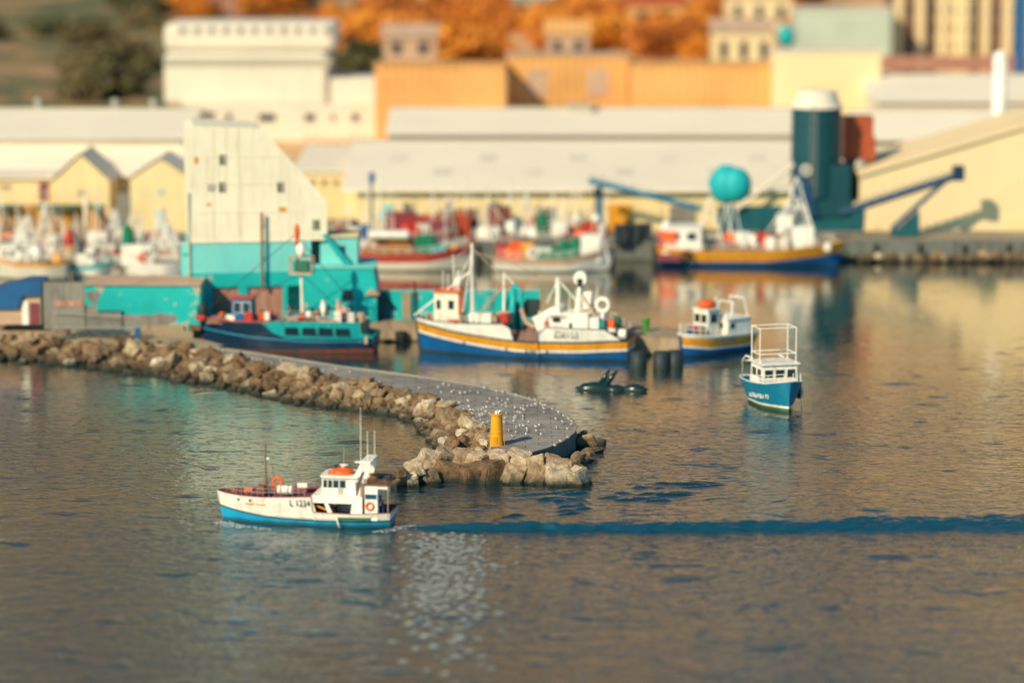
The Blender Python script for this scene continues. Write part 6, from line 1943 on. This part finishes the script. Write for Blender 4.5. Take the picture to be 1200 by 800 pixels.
house(440, 592, 78, 128, 432, 'orange ribbed warehouse left of the small roof unit', 'tan', 'tan', 0, cat='warehouse', name='warehouse')
house(594, 735, 66, 128, 436, 'sand coloured ribbed warehouse in the middle behind the sheds', 'tan', 'pinkroof', 2, cat='warehouse', name='warehouse', win_m='pinkroof')
house(738, 935, 78, 128, 434, 'long orange warehouse left of the dark silo', 'tan', 'tan', 0, cat='warehouse', name='warehouse')
house(640, 690, 40, 72, 470, 'pale tan house above the middle warehouse', 'pinkroof', 'tan', 2, False)
house(835, 905, 38, 80, 468, 'cream house above the long orange warehouse', 'ygable', 'pinkroof', 3, False)
house(905, 1030, 62, 104, 432, 'cream flat roofed hall above the silo', 'ygable', 'fwall', 0, cat='hall', name='hall')
house(930, 1042, 12, 64, 480, 'pale mint building left of the brown flats', 'mint', 'fwall', 0, cat='building', name='building')
house(735, 800, 6, 36, 520, 'orange tiled house high in the centre', 'tan', 'redoxide', 2, False)
house(850, 925, -4, 36, 525, 'pale beige house high up near the mint building', 'ygable', 'pinkroof', 3, False)
house(600, 655, -4, 26, 540, 'aqua roofed house at the top edge', 'pinkroof', 'aqua', 2, False)
house(450, 512, 44, 70, 480, 'small tan house between orange bushes left of centre', 'pinkroof', 'pinkroof', 2, False)
house(240, 330, -8, 18, 560, 'pink house at the top edge above the white factory', 'salmon', 'pinkroof', 3, False)
house(-20, 70, -8, 12, 600, 'pale house at the top left corner', 'fwall', 'pinkroof', 3, False)
house(100, 190, -12, 10, 610, 'pale grey house at the top edge left of the factory', 'pinkroof', 'fwall', 3, False)
for i, (a, b_) in enumerate(((1040, 1086), (1090, 1136), (1140, 1188))):
    fl = house(a, b_, -20, 66, 486 + i, ['leftmost', 'middle', 'rightmost'][i] + ' of three brown and cream blocks of flats at the top right', ('brick', 'ygable', 'brick')[i], 'brick', 5, cat='flats', name='block_of_flats', rows=4)
    w_ = xat(b_, 550) - xat(a, 550)
    for k in (-.3, .25):
        MB().box((w_ * k, -.4, 9), (w_ * .2, .8, 17)).build('pale_bay', 'ygable', fl)
rw = MB()
wallbox(rw, 1025, 1300, 84, 66, 505, 1.0, (0, 0, 0))
one(rw, 'retaining_wall', 'salmon', 'long pink brown retaining wall below the blocks of flats', 'wall')
p = W(921, 43, 532)
tk = thing('water_tank', 'round turquoise tank against the pale mint building', 'tank', (p.x, 532, p.z - 6))
MB().tube([(0, 0, 0), (0, 0, 4.5)], .3, 8).build('stand', 'steel', tk)
MB().ell((0, 0, 6), (1.6, 1.2, 2.0), 16, 10).build('tank_body', 'net_t', tk, smooth=True)
p = W(1196, 40, 470)
one(MB().tube([(p.x, 470, ground_z(p.x, 470)), (p.x, 470, p.z + 7)], .9, 8), 'advertising_pillar', ['tarp'], 'dark blue pillar at the top right edge beside the flats', 'pillar')

# shrubs and trees
def foliage_mesh(seed, n_leaf, rr=(1, 1, 1), ls=.28):
    rnd = random.Random(seed)
    lumps = [(Vector((rnd.uniform(-.6, .6), rnd.uniform(-.6, .6), rnd.uniform(.1, .75))), rnd.uniform(.3, .55)) for _ in range(9)]
    vs, fs = [], []
    for i in range(n_leaf):
        c, r = rnd.choice(lumps)
        d = Vector((rnd.gauss(0, 1), rnd.gauss(0, 1), rnd.gauss(0, 1))).normalized() * r * rnd.uniform(.75, 1.08)
        p = c + d
        p = Vector((p.x * rr[0], p.y * rr[1], max(.02, p.z) * rr[2]))
        a = Vector((rnd.gauss(0, 1), rnd.gauss(0, 1), rnd.gauss(0, 1))).normalized()
        b_ = a.cross(Vector((rnd.gauss(0, 1), rnd.gauss(0, 1), rnd.gauss(0, 1)))).normalized()
        s = ls * rnd.uniform(.5, 1.1) * .4
        k = len(vs)
        vs += [tuple(p + a * s), tuple(p + b_ * s), tuple(p - a * s), tuple(p - b_ * s)]
        fs.append((k, k + 1, k + 2, k + 3))
    me = bpy.data.meshes.new('crown')
    me.from_pydata(vs, [], fs)
    return me
FM = {}
for key, mt in (('o', 'leaf_o'), ('g', 'leaf_g')):
    FM[key] = []
    for s in range(4):
        me = foliage_mesh(s * 7 + (1 if key == 'o' else 50), 1500)
        me.materials.append(M[mt])
        FM[key].append(me)
tm = MB().tube([(0, 0, -.3), (.02, 0, .25), (0, .02, .6)], .06, 8, r1=.03).tube([(0, 0, .2), (.25, .1, .5)], .03, 6, r1=.015).tube([(0, 0, .25), (-.22, -.1, .55)], .03, 6, r1=.015)
tmo = tm.build('trunk', 'bark')
TM_ = tmo.data
bpy.data.objects.remove(tmo)
def bush(px, py, size, key, label, group):
    p = hill_pt(px, py)
    r = thing('tree' if size > 4 else 'shrub', label, 'tree' if size > 4 else 'shrub', p, random.uniform(0, 6.28), group)
    c = bpy.data.objects.new('crown', random.choice(FM[key])); C.objects.link(c); c.parent = r
    if key == 'g': size *= 0.72
    c.scale = (size * random.uniform(.9, 1.3), size * random.uniform(.8, 1.1), size * random.uniform(.7, 1.0))
    t = bpy.data.objects.new('trunk', TM_); C.objects.link(t); t.parent = r; t.scale = (size, size, size)
random.seed(31)
clusters = [(300, 345, 4, 20, 8, 'o', 'orange leaved tree above the roof of the white factory'),
            (395, 500, 22, 52, 22, 'o', 'orange leaved tree on the slope right of the white factory'),
            (520, 640, 8, 40, 26, 'o', 'bright orange tree in the dense row at the top centre'),
            (650, 835, 8, 60, 30, 'o', 'orange tree above the middle warehouses'),
            (395, 470, 60, 90, 9, 'g', 'olive green bush beside the factory roof'),
            (-10, 190, 6, 60, 16, 'g', 'olive green tree on the left hillside'),
            (90, 195, 75, 124, 16, 'g', 'dark green tree low on the left hillside above the vented shed'),
            (840, 930, 0, 30, 12, 'o', 'orange tree near the beige house'),
            (640, 760, 30, 62, 16, 'o', 'rust orange tree between the small houses'),
            (760, 850, 30, 70, 14, 'o', 'orange tree just left of the cream house'),
            (930, 1040, 60, 72, 8, 'o', 'orange bush along the foot of the mint building'),
            (395, 520, 66, 84, 12, 'o', 'rusty bush above the orange ribbed warehouse roof'),
            (200, 400, -6, 22, 16, 'o', 'orange brown tree in the row over the white factory roof'),
            (500, 600, 60, 80, 8, 'o', 'orange bush right behind the orange warehouse')]
for x0, x1, y0, y1, n_, key, lab in clusters:
    for i in range(n_):
        bush(random.uniform(x0, x1), random.uniform(y0, y1), random.uniform(3.4, 7.4), key, lab, 'trees: ' + lab.split(' ', 1)[1])

# ================================================================== WORLD, SUN, CAMERA
SUN_AZ = R(38)       # to the left of straight behind the camera
SUN_EL = R(33)
w = bpy.data.worlds.new('World')
bpy.context.scene.world = w
w.use_nodes = True
nt = w.node_tree
bg = nt.nodes['Background']
sky = nt.nodes.new('ShaderNodeTexSky')
sky.sky_type = 'NISHITA'
sky.sun_disc = False
sky.sun_elevation = SUN_EL
sdir = Vector((-math.sin(SUN_AZ) * math.cos(SUN_EL), -math.cos(SUN_AZ) * math.cos(SUN_EL), math.sin(SUN_EL)))
sky.sun_rotation = math.atan2(sdir.x, sdir.y)
sky.air_density = 1.0
sky.dust_density = 0.6
sky.ozone_density = 2.0
mx = mixc(nt, 1.0, sky.outputs[0], (0.26, 0.84, 1.0), 'MULTIPLY')
nt.links.new(mx, bg.inputs['Color'])
bg.inputs['Strength'].default_value = 0.115
sl = bpy.data.lights.new('sun', 'SUN')
sl.energy = 5.0
sl.angle = R(0.53)
sl.color = (1.0, 0.82, 0.55)
so = bpy.data.objects.new('sun', sl)
C.objects.link(so)
so.rotation_euler = sdir.to_track_quat('Z', 'Y').to_euler()

cam = bpy.data.cameras.new('camera')
cam.sensor_width = 36
cam.lens = FPX / 1200 * 36
cam.clip_start = 1
cam.clip_end = 8000
cam.dof.use_dof = True
cam.dof.focus_distance = 228
cam.dof.aperture_fstop = (cam.lens / 1000) / 1.72
co = bpy.data.objects.new('camera', cam)
C.objects.link(co)
co.location = (0, 0, H)
co.rotation_euler = (R(90) - PITCH, 0, 0)
sc = bpy.context.scene
sc.camera = co
sc.view_settings.view_transform = 'Standard'
sc.view_settings.look = 'None'
sc.view_settings.exposure = 0
sc.render.engine = 'CYCLES'
